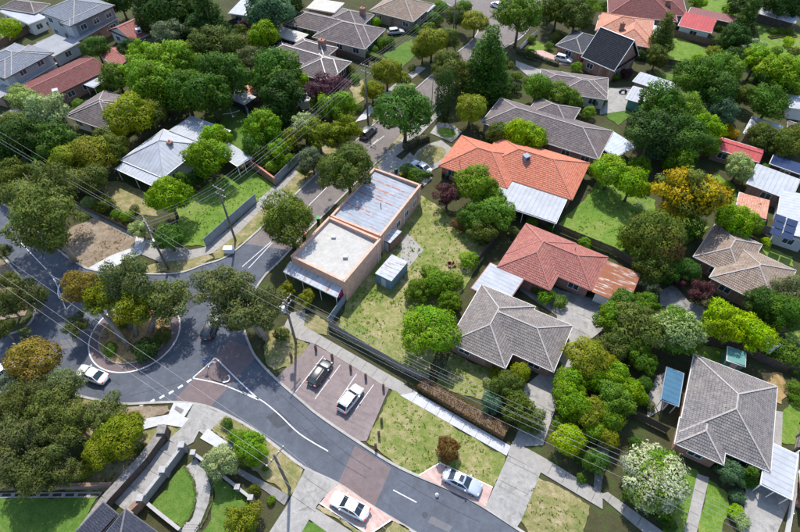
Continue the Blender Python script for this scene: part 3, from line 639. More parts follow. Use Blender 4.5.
house('translucent blue patio roof against the grey tiled house', (667, 368), (683.5, 373.5), (658, 398), ze=2.45, roof='m_blue', skill='+', walls=False, posts=True, name='patio_roof', cat='patio roof', trim='steelfence', rise=.15)
house('brown weathered tile roof house behind the lime green tree', (715.8, 223.4), (762, 244.5), (693.4, 256.3), roof='t_brown', short='the weathered brown roof', slope=23, trim='trim',
      blocks=[([(710.5, 276), (743.4, 294), (795, 272), (765, 256)], 'hh', None)], wall='brick')
hW = house('pale zinc hip roof cottage with a red brick chimney and front verandah', (120.4, 159.7), (162.5, 177.8), (163, 129), ze=3.2, roof='m_zinc', metal=True, wall='weather', cap='m_white', short='the pale zinc roof cottage', chimney=[(171, 146)], slope=26, trim='white')
house('pale zinc bullnose verandah along the front of the cottage', (124, 162.5), (160.5, 179), (117.5, 169.5), ze=2.75, roof='m_zinc', skill='-', walls=False, posts=True, name='verandah', cat='verandah', trim='white', rise=.25)
house('white flat roof extension behind the pale zinc cottage', (166, 130.5), (191, 116), (217, 141), ze=3.1, roof='m_white', skill='+', wall='weather', name='house_extension', cat='extension', trim='white', rise=.3)
house('white steel veranda roof at the back corner of the zinc cottage', (216, 152), (229, 143), (232, 169), ze=2.8, roof='m_white', skill='-', walls=False, posts=True, name='veranda_roof', cat='veranda', trim='white', rise=.2)
house('brown hip roof house behind the cottage trees', tA(400, 340), tA(548, 392), tA(255, 440), roof='t_mauve', wall='cream', short='the brown hip roof', slope=22, trim='trim', blocks=[([tA(255, 440), tA(420, 500), tA(440, 380)], 'hh', 'v')])
house('long maroon low roof house beside the modern houses', tA(340, 205), tA(412, 262), tA(112, 352), ze=3, roof='t_dred', wall='brick', ends='gg', short='the long maroon roof', slope=13, cap='trimmaroon', trim='trimmaroon')
house('white steel patio strip beside the long maroon roof', tA(320, 320), tA(405, 268), tA(350, 336), ze=2.5, roof='m_white', skill='+', walls=False, posts=True, name='patio_roof', cat='patio roof', trim='white', rise=.1)
house('brown red gable house at the edge of the dark conifers', tA(425, 122), tA(552, 52), tA(480, 170), ze=3, roof='t_red', ends='gg', slope=22, wall='weather', cap='trimmaroon', short='the brown red gable roof', trim='white')
house('small terracotta roof beside the brown red gable house', tA(385, 215), tA(470, 180), tA(440, 265), ze=2.7, roof='t_red', ends='gg', slope=20, wall='weather', cap='trimmaroon', win=False)
house('two storey modern house with blue grey hip roof and white walls', tA(150, 45), tA(265, 100), tA(292, -28), ze=6, roof='t_blue', wall='grey', trim='trimdark', cap='trimgrey', short='the two storey modern house', slope=20, blocks=[([tA(265, 100), tA(415, 15), tA(330, 40)], 'hh', None)])
house('brick ground floor of the modern house beside the lane', tA(290, 158), tA(450, 66), tA(262, 142), ze=3, roof='m_grey', skill='+', wall='brick', name='house_extension', cat='extension', rise=.1)
house('flat grey garage roof between the two modern houses', tA(205, 212), tA(292, 158), tA(135, 168), ze=2.8, roof='m_grey', skill='+', wall='grey', name='garage', cat='garage', rise=.1)
house('modern blue grey hip roof house at the left edge of the photo', tA(75, 155), tA(190, 207), tA(-70, 245), ze=5.2, roof='t_blue', wall='grey', trim='trimdark', short='the modern house at left', slope=20, blocks=[([tA(190, 207), tA(0, 292), tA(110, 170)], 'hh', None)])
house('low brick wing in front of the modern house at left', tA(215, 240), tA(0, 370), tA(190, 215), ze=2.8, roof='m_grey', skill='+', wall='brownbrick', name='house_extension', cat='extension', rise=.08)
house('white flat roof house in the top left corner', tA(0, 45), tA(62, 18), tA(88, 102), ze=3, roof='m_white', skill='+', wall='weather', rise=.1, short='the white flat roof top left')
house('brown tiled roof corner house in the top left corner', tA(62, -5), tA(190, 15), tA(0, 30), ze=3.4, roof='t_mauve', wall='weather')
house('charcoal tiled hip roof house with a brick chimney', (281.6, 42), (351.3, 61.8), (267, 52.6), roof='t_mauve', cap='trim', short='the chimneyed dark roof', chimney=[(322, 44, .7)], slope=24, wall='brick',
      blocks=[([(351.3, 61.8), (326.3, 81.6), (306, 62)], 'hh', None), ([(303, 38), (336, 48), (325, 58), (295, 50)], 'hh', 'u')])
house('mauve tiled hip roof house with a square chimney', (304, 9), (385.5, 29), (286.8, 24), roof='t_mauve', cap='trimgrey', short='the mauve tiled roof', chimney=[(362.6, 12, .6)], slope=24, wall='creambrick', blocks=[([(385.5, 29), (363, 48.7), (330, 22)], 'hh', None), ([tB(540, 30), tB(655, 62), tB(590, 110), tB(520, 70)], 'hh', 'u')])
house('square pale flat roof garage behind the dark tiled roof', (283, 25), (308, 34.5), (272, 34.5), ze=2.8, roof='m_beige', skill='+', wall='dark', name='garage', cat='garage', rise=.1)
house('beige flat roof building at the top edge behind the mauve roof', (316, -1), (344, 3), (305, 8), ze=3, roof='m_beige', skill='+', wall='brownbrick', rise=.1)
house('brown tiled house with pale green awning at the top edge', (392, -6), (434, 4), (369.5, 10.5), ze=2.8, roof='t_brown', cap='trimgrey', wall='creambrick', short='the brown roof at the top edge', blocks=[([(369.5, 10.5), (411, 21), (434, 4)], 'hh', None)])
house('pale green flat awning roof beside the brown tiled house', tC(45, 28), tC(105, 44), tC(75, 6), ze=2.6, roof='m_clear', skill='+', walls=False, posts=True, name='awning', cat='awning', rise=.2)
house('grey steel garage roof beside the dark conifers', (241, 0), (259, 1), (224, 13), ze=2.8, roof='m_zinc', skill='+', wall='white', name='garage', cat='garage', rise=.1)
house('blue grey steel shed roof at the edge of the round backyard lawn', (238, 89.5), (255.5, 97), (227.6, 97), ze=2.3, roof='m_zinc', skill='+', wall='dark', name='shed', cat='shed', rise=.1, win=False)
house('small terracotta roof behind the blue grey shed', tB(165, 328), tB(235, 312), tB(180, 360), ze=2.3, roof='t_pink', skill='+', wall='brick', name='shed', cat='shed', rise=.1, win=False)
house('little white and rust shed beside the purple tree', tB(358, 362), tB(400, 350), tB(375, 392), ze=2.2, roof='m_srust', skill='+', wall='weather', name='shed', cat='shed', rise=.1, win=False)
hL = house('long grey tiled hip roof house behind the orange tiled house', (500, 98.7), (613, 131), (480, 122), roof='t_mauve', cap='trimgrey', short='the long grey tiled roof', slope=23, wall='brownbrick', vents=[(556, 118)],
      blocks=[([(530, 108), (548, 99), (579, 111), (558, 125)], 'hh', 'u')])
house('clear plastic patio roof at the end of the long grey roof', tH(-10, 58), tH(40, 0), tH(30, 120), ze=2.5, roof='m_clear', skill='+', walls=False, posts=True, name='patio_roof', cat='patio roof', rise=.1)
house('low mauve tiled roof house in front of the black gable', (541, 70), (608, 78), (537, 84), roof='t_mauve', ends='hh', short='the low mauve roof', slope=15, wall='cream', blocks=[([(560, 80), (608, 78), (606, 96), (575, 95)], 'hh', 'u')])
house('steep black gable roof house with white gable end', (581.6, 56.6), (614.5, 71), (606.3, 42), ze=3, roof='t_black', slope=46, ends='gg', axis='u', short='the black gable roof', wall='brick', cap='white', trim='white')
house('grey hip roof brick house left of the black gable', (575, 30), (600, 38), (555, 44.7), roof='t_char', short='the small grey hip roof', slope=24, cap='trimgrey', wall='brick')
house('dark red tiled hip roof house at the top edge', (612, -10), (682, -6), (606, 8), ze=3, roof='t_dred', cap='trimmaroon', wall='brick', short='the dark red roof', blocks=[([(612, -10), (672, -4), (662, 20), (608, 8)], 'hh', None)], chimney=[(667, 4, .6)])
house('faded terracotta tiled roof in front of the dark red roof', (600, 13), (654, 20), (592, 30), ze=2.8, roof='t_pink', cap='trimred', wall='brick', chimney=[(622, 27, .55)], slope=20, short='the faded terracotta roof', blocks=[([(618, 17), (654, 20), (641, 46), (612, 36)], 'hh', 'v')])
house('white walled outbuilding with a red steel roof', (684, 14), (716, 21), (678.5, 25.5), ze=2.8, roof='m_red', skill='-', wall='white', short='the red roofed outbuilding', name='outbuilding', cat='outbuilding', rise=.6)
house('maroon steel shed roof behind the red roofed outbuilding', tD(345, 28), tD(520, 65), tD(335, 50), ze=2.4, roof='m_maroon', skill='-', wall='darktimber', name='shed', cat='shed', rise=.2, win=False)
house('white steel roof shed with brick wall, upper of two', (640.8, 72), (676, 84), (634, 81.5), ze=2.4, roof='m_zinc', skill='-', wall='brick', name='shed', cat='shed', rise=.2, win=False, short='the pair of white sheds')
house('white steel roof shed with dark walls, lower of two', tD(125, 330), tD(228, 357), tD(95, 374), ze=2.4, roof='m_white', skill='-', wall='greenwall', name='shed', cat='shed', rise=.2, win=False)
house('small glazed sunroom roof beside the faded terracotta roof', tD(195, 92), tD(240, 105), tD(172, 135), ze=2.5, roof='m_clear', skill='-', wall='weather', name='sunroom', cat='sunroom', rise=.2)
house('rusty open shed in the top right garden', tD(612, 30), tD(755, 68), tD(608, 52), ze=2.4, roof='m_srust', skill='-', wall='darktimber', name='shed', cat='shed', rise=.2, win=False)
house('crimson steel roof building behind the yellow flowering tree', (717, 135), (763, 150), (713.5, 148), ze=2.8, roof='m_red', ends='gg', metal=True, slope=14, wall='brownbrick', cap='m_red', short='the crimson steel roof', name='outbuilding', cat='outbuilding')
house('rusted grey flat roof behind the crimson roof', (752.6, 116), (783, 126), (744, 133), ze=2.6, roof='m_srust', skill='-', wall='brownbrick', name='shed', cat='shed', rise=.1, win=False)
house('white flat roof brick building at the right edge', (756.6, 165.5), (800, 180), (743.4, 182), ze=2.8, roof='m_white', skill='-', wall='brick', rise=.15, name='outbuilding', cat='outbuilding', short='the white flat roof at right')
house('black solar covered roof behind the white flat roof', tH(660, 95), tH(790, 140), tH(640, 125), ze=2.7, roof='solar', skill='-', wall='dark', rise=.15, name='outbuilding', cat='outbuilding')
house('faded terracotta steel roof in front of the white flat roof', (739.5, 193), (769, 201.5), (733, 210), ze=2.5, roof='t_pink', skill='-', wall='brick', rise=.3, name='outbuilding', cat='outbuilding', win=False)
hS = house('grey steel roof with blue solar panels at the right edge', (781.6, 190.5), (815, 200), (770.5, 230), ze=2.8, roof='m_zinc', skill='-', wall='grey', rise=.8, short='the solar panel roof')
house('white steel roof at the right edge above the weeping tree', tD(712, 362), tD(800, 372), tD(705, 405), ze=2.7, roof='m_white', skill='-', wall='weather', rise=.15, win=False, name='outbuilding', cat='outbuilding')
house('mauve tiled hip roof at the right edge below the white roof', tD(715, 462), tD(800, 480), tD(700, 500), ze=2.6, roof='t_mauve', wall='brick', win=False)
house('white skillion roof joining grey hip roof at pale sheds', (520, 265), (521, 264.5), (519, 270), ze=2.4, roof='m_white', skill='-', wall='dark', rise=.1, name='shed', cat='shed', win=False) if 0 else None
house('white flat steel carport roof between red and grey hip roofs', tK(345, 10), tK(470, 72), tK(275, 108), ze=2.6, roof='m_white', skill='-', wall='browntimber', rise=.08, name='carport', cat='carport', trim='trimmaroon', win=False)
house('rusting steel garage roof at the end of the red tiled house', (607, 261), (640, 274), (592.5, 291), ze=2.6, roof='m_rust', skill='-', wall='white', rise=.1, name='garage', cat='garage', trim='trimred', win=False)
house('small teal steel garden shed behind the grey roof', tL(487, 330), tL(553, 352), tL(467, 375), ze=2.2, roof='greenwall', skill='-', wall='greenwall', rise=.15, name='garden_shed', cat='shed', win=False, over=.05)
house('pale blue tarpaulin roof right of the lime green tree', tL(640, 285), tL(685, 320), tL(615, 325), ze=2.2, roof='m_zinc', skill='-', walls=False, posts=True, rise=.1, name='awning', cat='awning')
house('slate blue hip roof at the bottom left corner', tM(475, 443) if 0 else tp('M', (395, 470))[0], tp('M', (540, 470))[0], tp('M', (300, 640))[0], ze=3, roof='t_char', cap='trimgrey', wall='brick', slope=26, short='the slate blue roof at bottom left', trim='white') if 0 else None
house('slate blue tiled hip roof at the bottom edge beside the driveway', tp('M', (478, 446))[0], tp('M', (640, 565))[0], tp('M', (350, 600))[0], ze=3, roof='t_navy', cap='trimdark', wall='brick', slope=26, short='the slate blue roof', trim='trimdark', win=False)
house('dark navy flat roof strip left of the slate blue roof', tp('M', (392, 420))[0], tp('M', (448, 466))[0], tp('M', (285, 545))[0], ze=2.6, roof='t_navy', skill='-', wall='darktimber', rise=.2, win=False, name='carport', cat='carport', trim='trimdark')
house('slate roof at the bottom right corner beside the carport', tp('P', (762, 300))[0], tp('P', (850, 330))[0], tp('P', (735, 400))[0], ze=2.7, roof='t_grey', wall='brick', ends='hh', win=False)
# solar panels as their own things on the grey roof
pz = 3.3
for i in range(3):
    for j in range(2):
        a, b, c_, d = [G(*tH(*q), pz) for q in ((668 + j * 45 - i * 8, 318 + j * 16 + i * 26), (708 + j * 45 - i * 8, 332 + j * 16 + i * 26), (700 + j * 45 - i * 8, 354 + j * 16 + i * 26), (660 + j * 45 - i * 8, 340 + j * 16 + i * 26))]
        m = MB()
        for z in (0, .04): m.v += [(p.x, p.y, pz + z) for p in (a, b, c_, d)]
        m.f = [(0, 1, 2, 3), (7, 6, 5, 4), (0, 4, 5, 1), (1, 5, 6, 2), (2, 6, 7, 3), (3, 7, 4, 0)]
        tag(m.build('solar_panel', M['solar']), ['top', 'middle', 'bottom'][i] + ' row ' + ['left', 'right'][j] + ' dark blue solar panel on the right edge roof', 'solar panel', 'solar panels on the right edge roof')

# ------------------------------------------------------------------ the salmon shop building
def parapet_block(root, pts, h, roofdrop, wname, roofmat, t=.28):
    P = [G(x, y, h) for x, y in pts]; o = P[0]; ux = (P[1] - o); L = ux.length; ux.normalize(); vy = Vector((-ux.y, ux.x, 0)); v = (P[2] - P[1]).dot(vy); s = 1 if v > 0 else -1; Wd = abs(v)
    loc = lambda a, b, z: o.xy.to_3d() + ux * a + vy * (b * s) + Vector((0, 0, z))
    wl, cp = MB(), MB()
    for (a0, a1, b0, b1) in ((0, L, 0, t), (0, L, Wd - t, Wd), (0, t, t, Wd - t), (L - t, L, t, Wd - t)):
        k = len(wl.v); wl.v += [tuple(loc(a, b, z)) for z in (0, h) for a, b in ((a0, b0), (a1, b0), (a1, b1), (a0, b1))]
        wl.f += [tuple(k + i for i in q) for q in ((3, 2, 1, 0), (4, 5, 6, 7), (0, 1, 5, 4), (1, 2, 6, 5), (2, 3, 7, 6), (3, 0, 4, 7))]
        e = .04; k = len(cp.v); cp.v += [tuple(loc(a, b, z)) for z in (h + .004, h + .07) for a, b in ((a0 - e, b0 - e), (a1 + e, b0 - e), (a1 + e, b1 + e), (a0 - e, b1 + e))]
        cp.f += [tuple(k + i for i in q) for q in ((3, 2, 1, 0), (4, 5, 6, 7), (0, 1, 5, 4), (1, 2, 6, 5), (2, 3, 7, 6), (3, 0, 4, 7))]
    wl.build(wname, M['pinkbrick'], root); cp.build('coping', M['pinkbrick'], root)
    rm, ru = MB(), []
    z0, z1 = h - roofdrop, h - roofdrop - .3
    roof_face(rm, ru, loc(t, t, z0), loc(L - t, t, z0), loc(L - t, Wd - t, z1), loc(t, Wd - t, z1), 0)
    mesh_obj('roof', rm.v, rm.f, M[roofmat], root, ru)
    return loc, L, Wd
shop = empty('shop_building'); tag(shop, 'salmon brick shop with white flat roof and parapet beside the roundabout', 'shop'); LAND.append(('the salmon brick shop', 345, 235))
fl, fL, fW = parapet_block(shop, [(329, 216.8), (290.8, 256.3), (343.4, 283.4)], 4.6, .45, 'wall', 'membrane')
gl, gL, gW = parapet_block(shop, [(374, 168), (330.5, 216), (378, 239.5)], 4.1, .3, 'wall', 'm_shop')
rr_ = random.Random(3)
for b, w0, w1 in ((.17, .08, .8), (.3, .06, .82), (.45, .05, .74), (.7, .02, .6)):   # broken, rusted roof seams
    t = w0
    while t < w1:
        e = min(w1, t + rr_.uniform(.05, .2)); z0, z1 = 3.83 - .3 * t, 3.83 - .3 * e; a = gL * b + rr_.uniform(-.06, .06)
        MB().bar(gl(a, gW * t, z0 - .005), gl(a, gW * e, z1 - .005), rr_.uniform(.08, .26), .02).build('rusted_seam', M['trimred'], shop); t = e + rr_.uniform(.01, .06)
for t in (.05, .45, .95): MB().tube([gl(gL * t, gW + .06, .1), gl(gL * t, gW + .06, 3.7)], .05, 8).build('downpipe', M['white'], shop)
MB().tube([fl(fL * .1, fW + .06, .1), fl(fL * .1, fW + .06, 4.2)], .05, 8).build('downpipe', M['white'], shop)
for a_, b_2 in ((.3, .3), (.55, .7)):
    q = fl(fL * a_, fW * b_2, 4.0); MB().box(q.x - .35, q.x + .35, q.y - .3, q.y + .3, 3.9, 4.35).build('roof_vent', M['grey'], shop)
MB().tube([gl(gL * .55, gW * .62, 3.6), gl(gL * .55, gW * .62, 4.5)], .07).build('flue', M['trimdark'], shop)
for i in range(4):
    q = gl(gL * (.17 + .21 * i), gW + .02, 1.2); me, pe = window_mesh(1.1, 1.2); wd = data_obj('window', me, shop); wd.location = q
    n = gl(0, 1, 0) - gl(0, 0, 0); wd.rotation_euler = (0, 0, math.atan2(n.y, n.x) + math.pi / 2); data_obj('pane', pe, wd)
# front awning, shopfront, magenta sign board
aw = MB(); ru = []; A, B_, C_, D_ = [G(x, y, z) for (x, y), z in (((290.5, 261), 3.1), ((342, 285.5), 3.1), ((337, 297), 2.85), ((283.5, 271.5), 2.85))]
roof_face(aw, ru, D_, C_, B_, A, 0); mesh_obj('awning', aw.v, aw.f, M['m_srust'], shop, ru)
m = MB(); m.bar(D_ - Vector((0, 0, .14)), C_ - Vector((0, 0, .14)), .06, .26); m.bar(A - Vector((0, 0, .14)), D_ - Vector((0, 0, .14)), .06, .26); m.bar(B_ - Vector((0, 0, .14)), C_ - Vector((0, 0, .14)), .06, .26); m.build('awning_fascia', M['white'], shop)
for t in (.02, .35, .68, .98):
    p = D_.lerp(C_, t); MB().tube([(p.x, p.y + .1, 0), (p.x, p.y + .1, 2.8)], .05).build('awning_post', M['white'], shop)
fn = fl(1, 0, 0) - fl(0, 0, 0)
for t in (.14, .38, .62, .86):
    me, pe = window_mesh(1.9, 1.7); wd = data_obj('window', me, shop); wd.location = fl(fL + .02, fW * t, .6); wd.rotation_euler = (0, 0, math.atan2(fn.y, fn.x) + math.pi / 2); data_obj('pane', pe, wd)
p = G(340, 296, 1.7); q = G(343.5, 292, 1.7); m = MB(); m.bar(p, q, .1, 1.5); tag(m.build('sign_board', M['magenta']), 'magenta board at the shop awning corner', 'sign')
house('teal walled steel shed with a white rust streaked roof', (392.2, 253.7), (408, 262), (376.4, 274), ze=2.3, roof='m_srust', skill='-', wall='bluewall', rise=.08, name='garden_shed', cat='shed', over=.06, win=False, trim='trim', fascia=False)
house('narrow outhouse with speckled white roof beside the shop', (393.8, 228), (401.7, 232), (384, 240.5), ze=2.3, roof='m_srust', skill='-', wall='browntimber', rise=.15, name='outhouse', cat='outhouse', over=.06, win=False, fascia=False)

# ------------------------------------------------------------------ trees and shrubs
rng = np.random.default_rng(11)
def unit(n):
    v = rng.normal(size=(n, 3)); return v / np.linalg.norm(v, axis=1)[:, None]
def leaf_mesh(name, lobes, dens, size, droop=0., shell=.22, jit=.55, aspect=.5, cap=90000):
    """lobes: (cx,cy,cz,rx,ry,rz). Rhombic leaf sprays over each lobe's outer shell, none deep inside another lobe."""
    L = np.array(lobes, float); pts, nrm, li = [], [], []
    for i, l in enumerate(L):
        area = 4 * math.pi * ((l[3] * l[4]) ** 1.6 / 3 + (l[3] * l[5]) ** 1.6 / 3 + (l[4] * l[5]) ** 1.6 / 3) ** (1 / 1.6)
        n = int(area * dens); u = unit(n); r = 1 - shell * rng.random(n) ** 1.5 + .06 * rng.normal(size=n)
        bump_ = 1 + .16 * np.sin(u[:, 0] * 5.1 + i) * np.sin(u[:, 1] * 4.7 + 2 * i) + .10 * np.sin(u[:, 2] * 7.3 + i * 3) + .09 * np.sin(u[:, 0] * 13 + i) * np.sin(u[:, 1] * 12 + i * 2) * np.sin(u[:, 2] * 11 + i * 5) * 2
        r = r * bump_
        p = l[:3] + u * r[:, None] * l[3:]; pts.append(p); nn = u / l[3:]; nrm.append(nn / np.linalg.norm(nn, axis=1)[:, None]); li.append(np.full(n, i))
    p = np.concatenate(pts); nn = np.concatenate(nrm); li = np.concatenate(li); keep = np.ones(len(p), bool)
    for i, l in enumerate(L):
        q = ((p - l[:3]) / l[3:]); d = np.linalg.norm(q, axis=1); keep &= ~((d < .74) & (li != i))
    p, nn, li = p[keep], nn[keep], li[keep]
    if len(p) > cap: s = rng.permutation(len(p))[:cap]; p, nn, li = p[s], nn[s], li[s]
    n = len(p); nd = nn + jit * rng.normal(size=(n, 3)) + np.array([0, 0, .25]); nd /= np.linalg.norm(nd, axis=1)[:, None]
    t = rng.normal(size=(n, 3)) + np.array([0, 0, -droop * 2.5]); t -= nd * (t * nd).sum(1)[:, None]; t /= np.linalg.norm(t, axis=1)[:, None]; b = np.cross(nd, t)
    s = size * (.45 + 1.1 * rng.random(n) ** 1.5)[:, None]
    v = np.stack([p - t * s * .5, p - b * s * aspect * .5, p + t * s * .5, p + b * s * aspect * .5], 1).reshape(-1, 3)
    me = bpy.data.meshes.new(name); me.vertices.add(n * 4); me.vertices.foreach_set('co', v.ravel())
    me.loops.add(n * 4); me.loops.foreach_set('vertex_index', np.arange(n * 4, dtype=np.int32)); me.polygons.add(n)
    me.polygons.foreach_set('loop_start', np.arange(0, n * 4, 4, dtype=np.int32)); me.polygons.foreach_set('loop_total', np.full(n, 4, np.int32))
    cn = nn * .85 + nd * .45 + np.array([0, 0, .15]); cn /= np.linalg.norm(cn, axis=1)[:, None]; CN = np.repeat(cn, 4, 0)
    at = me.attributes.new('tone', 'FLOAT_COLOR', 'FACE'); lob = rng.random((len(L), 2))
    c = np.ones((n, 4), np.float32); c[:, 0] = .5 * lob[li, 0] + .5 * rng.random(n); c[:, 1] = .35 * lob[li, 1] + .65 * rng.random(n)
    at.data.foreach_set('color', c.ravel()); me.materials.append(M['leaf']); me.update(calc_edges=True)
    me.polygons.foreach_set('use_smooth', np.ones(n, bool)); me.normals_split_custom_set_from_vertices(CN)
    return me
def dome_lobes(n, flat=.8, lr=.42, spread=.66, low=-.35, jr=.12):
    out = [(0, 0, -.05, .62, .62, .62 * flat)]
    for i in range(n):
        z = low + (1 - low) * (i + .5) / n; a = i * 2.39996 + rng.normal() * .25; rr = math.sqrt(max(0, 1 - z * z)) * spread
        r = lr + jr * rng.normal(); r = min(max(r, .2), .55)
        out.append((rr * math.cos(a), rr * math.sin(a), z * flat * spread, r * (1 + .15 * rng.normal()), r * (1 + .15 * rng.normal()), r * .85))
    return out
def gum_lobes(n, seed=0, lr=.24, flat=.6):
    out = []
    for i in range(n):
        d = unit(1)[0]; r = .25 + .6 * rng.random() ** .7; q = lr * (.7 + .7 * rng.random())
        out.append((d[0] * r, d[1] * r, d[2] * r * flat, q, q, q * .68))
    return out
def cone_lobes(h, n, w0=1, tip=.12, lr=.3):
    out = []
    for i in range(n):
        t = (i + .5) / n; z = -h + 2 * h * t; R_ = w0 * ((1 - t) * .8 + tip) * (.85 + .3 * rng.random()); k = max(3, int(7 * (1 - t) + 2)); a0 = rng.random() * 6
        for j in range(k):
            a = a0 + 2 * math.pi * j / k; q = lr * (1.05 - .55 * t) * (.8 + .4 * rng.random()); out.append((R_ * .68 * math.cos(a), R_ * .68 * math.sin(a), z, q * 1.15, q * 1.15, q * .6))
    return out
# crown prototypes in unit size; sprays sized for the radius (metres) they are mostly used at
CR = {}
def proto(kind, k, lobes, rad, spray, dens, **kw):
    CR.setdefault(kind, []).append(leaf_mesh('crown', lobes, dens * rad * rad, spray / rad, **kw))
for k in range(3): proto('round', k, dome_lobes(26, .82, .33, .70), 4.2, .36, 32, shell=.16, jit=.45)
for k in range(4): proto('leafy', k, dome_lobes(20, .85, .34, .74, jr=.09), 4.5, .42, 25, shell=.26, jit=.55)
for k in range(3): proto('loose', k, gum_lobes(26, k, .28, .75), 4.0, .36, 26, shell=.42, jit=.7)
for k in range(3): proto('gum', k, gum_lobes(40, k, .25, .62), 5.0, .36, 26, shell=.42, jit=.65, droop=.5, aspect=.45)
for k in range(3): proto('shrub', k, dome_lobes(13, .75, .38, .62, low=-.2), 1.8, .2, 75, shell=.26, jit=.6)
proto('conifer', 0, cone_lobes(1.5, 12, .95, .1, .34), 3.2, .34, 36, shell=.4, jit=.7, droop=.3, aspect=.35)
proto('conifer', 1, cone_lobes(1.3, 10, 1.0, .1, .36), 3.2, .34, 36, shell=.4, jit=.7, droop=.3, aspect=.35)
proto('cypress', 0, [(0.06 * math.sin(i * 2.1), .06 * math.cos(i * 1.7), -2.6 + 5.2 * i / 11, *(3 * [.85 * math.sin(math.pi * (.12 + .8 * i / 12)) ** .6 + .1]),) for i in range(12)], 1.6, .22, 45, shell=.12, jit=.4)
proto('dome', 0, dome_lobes(34, .9, .27, .76), 4.5, .35, 34, shell=.12, jit=.4); proto('dome', 1, dome_lobes(36, .85, .26, .77), 4.5, .35, 34, shell=.12, jit=.4)

def trunk_mesh(kind, h, r, mat, seed, tophold=.55, n=6, lean=0.0, spread=.6):
    """unit-crown trunk: base at z=-h (crown centre at 0), limbs reach into the crown"""
    rr = random.Random(seed); m = MB(); fork = -h + (h - .35) * .8
    m.tube([(lean * .0, 0, -h), (lean * .3 + .02, .01, -h * .75 - .1), (lean * .7, .0, fork), (lean, 0, min(.3, fork + .6))], [r * 1.25, r, r * .8, r * .35], 8)
    for i in range(n):
        a = i * 2.4 + rr.random(); e = spread * (.7 + .5 * rr.random()); z = .05 + .4 * rr.random()
        m.tube([(lean * .7, 0, fork - .05 + .1 * rr.random()), (lean * .8 + e * .45 * math.cos(a), e * .45 * math.sin(a), fork * .5 + .02), (e * math.cos(a), e * math.sin(a), z)], [r * .6, r * .42, r * .12], 6)
    me = bpy.data.meshes.new('trunk'); me.from_pydata(m.v, [], m.f); me.materials.append(M[mat]); me.polygons.foreach_set('use_smooth', [True] * len(me.polygons)); return me
TRK = {}
#            crown depth ratio, trunk length under crown centre in crown radii, trunk radius
KIND = dict(round=(1, 1.35, .075, 'bark', 'rounded dense tree', 'tree'), dome=(1, 1.5, .07, 'bark', 'domed street tree', 'tree'), leafy=(1, 1.3, .08, 'bark', 'leafy tree', 'tree'),
            loose=(1, 1.35, .07, 'bark', 'open crowned tree', 'tree'), gum=(1, 1.45, .065, 'palebark', 'spreading gum tree', 'tree'), shrub=(1, .72, .06, 'bark', 'garden shrub', 'shrub'),
            conifer=(1, 1.75, .09, 'bark', 'tall conifer', 'tree'), cypress=(1, 2.7, .12, 'bark', 'narrow cypress', 'tree'))
COLS = dict(green=((.12, .205, .026), 'mid green'), dark=((.045, .09, .02), 'dark green'), bright=((.165, .285, .028), 'bright green'), lime=((.27, .4, .02), 'lime green'), olive=((.105, .138, .028), 'olive green'),
            yolive=((.185, .215, .024), 'yellow olive'), grey=((.15, .175, .085), 'grey green'), blue=((.09, .165, .09), 'blue green'), pale=((.3, .37, .15), 'pale green'), purple=((.095, .04, .05), 'dark purple'),
            orange=((.24, .18, .035), 'golden brown'), rust=((.17, .1, .035), 'rusty brown'), yellow=((.5, .34, .012), 'yellow flowering'), white=((.42, .45, .27), 'white flowering'), deep=((.075, .15, .024), 'deep green'), gold=((.36, .27, .03), 'golden flowering'))
TREES = []
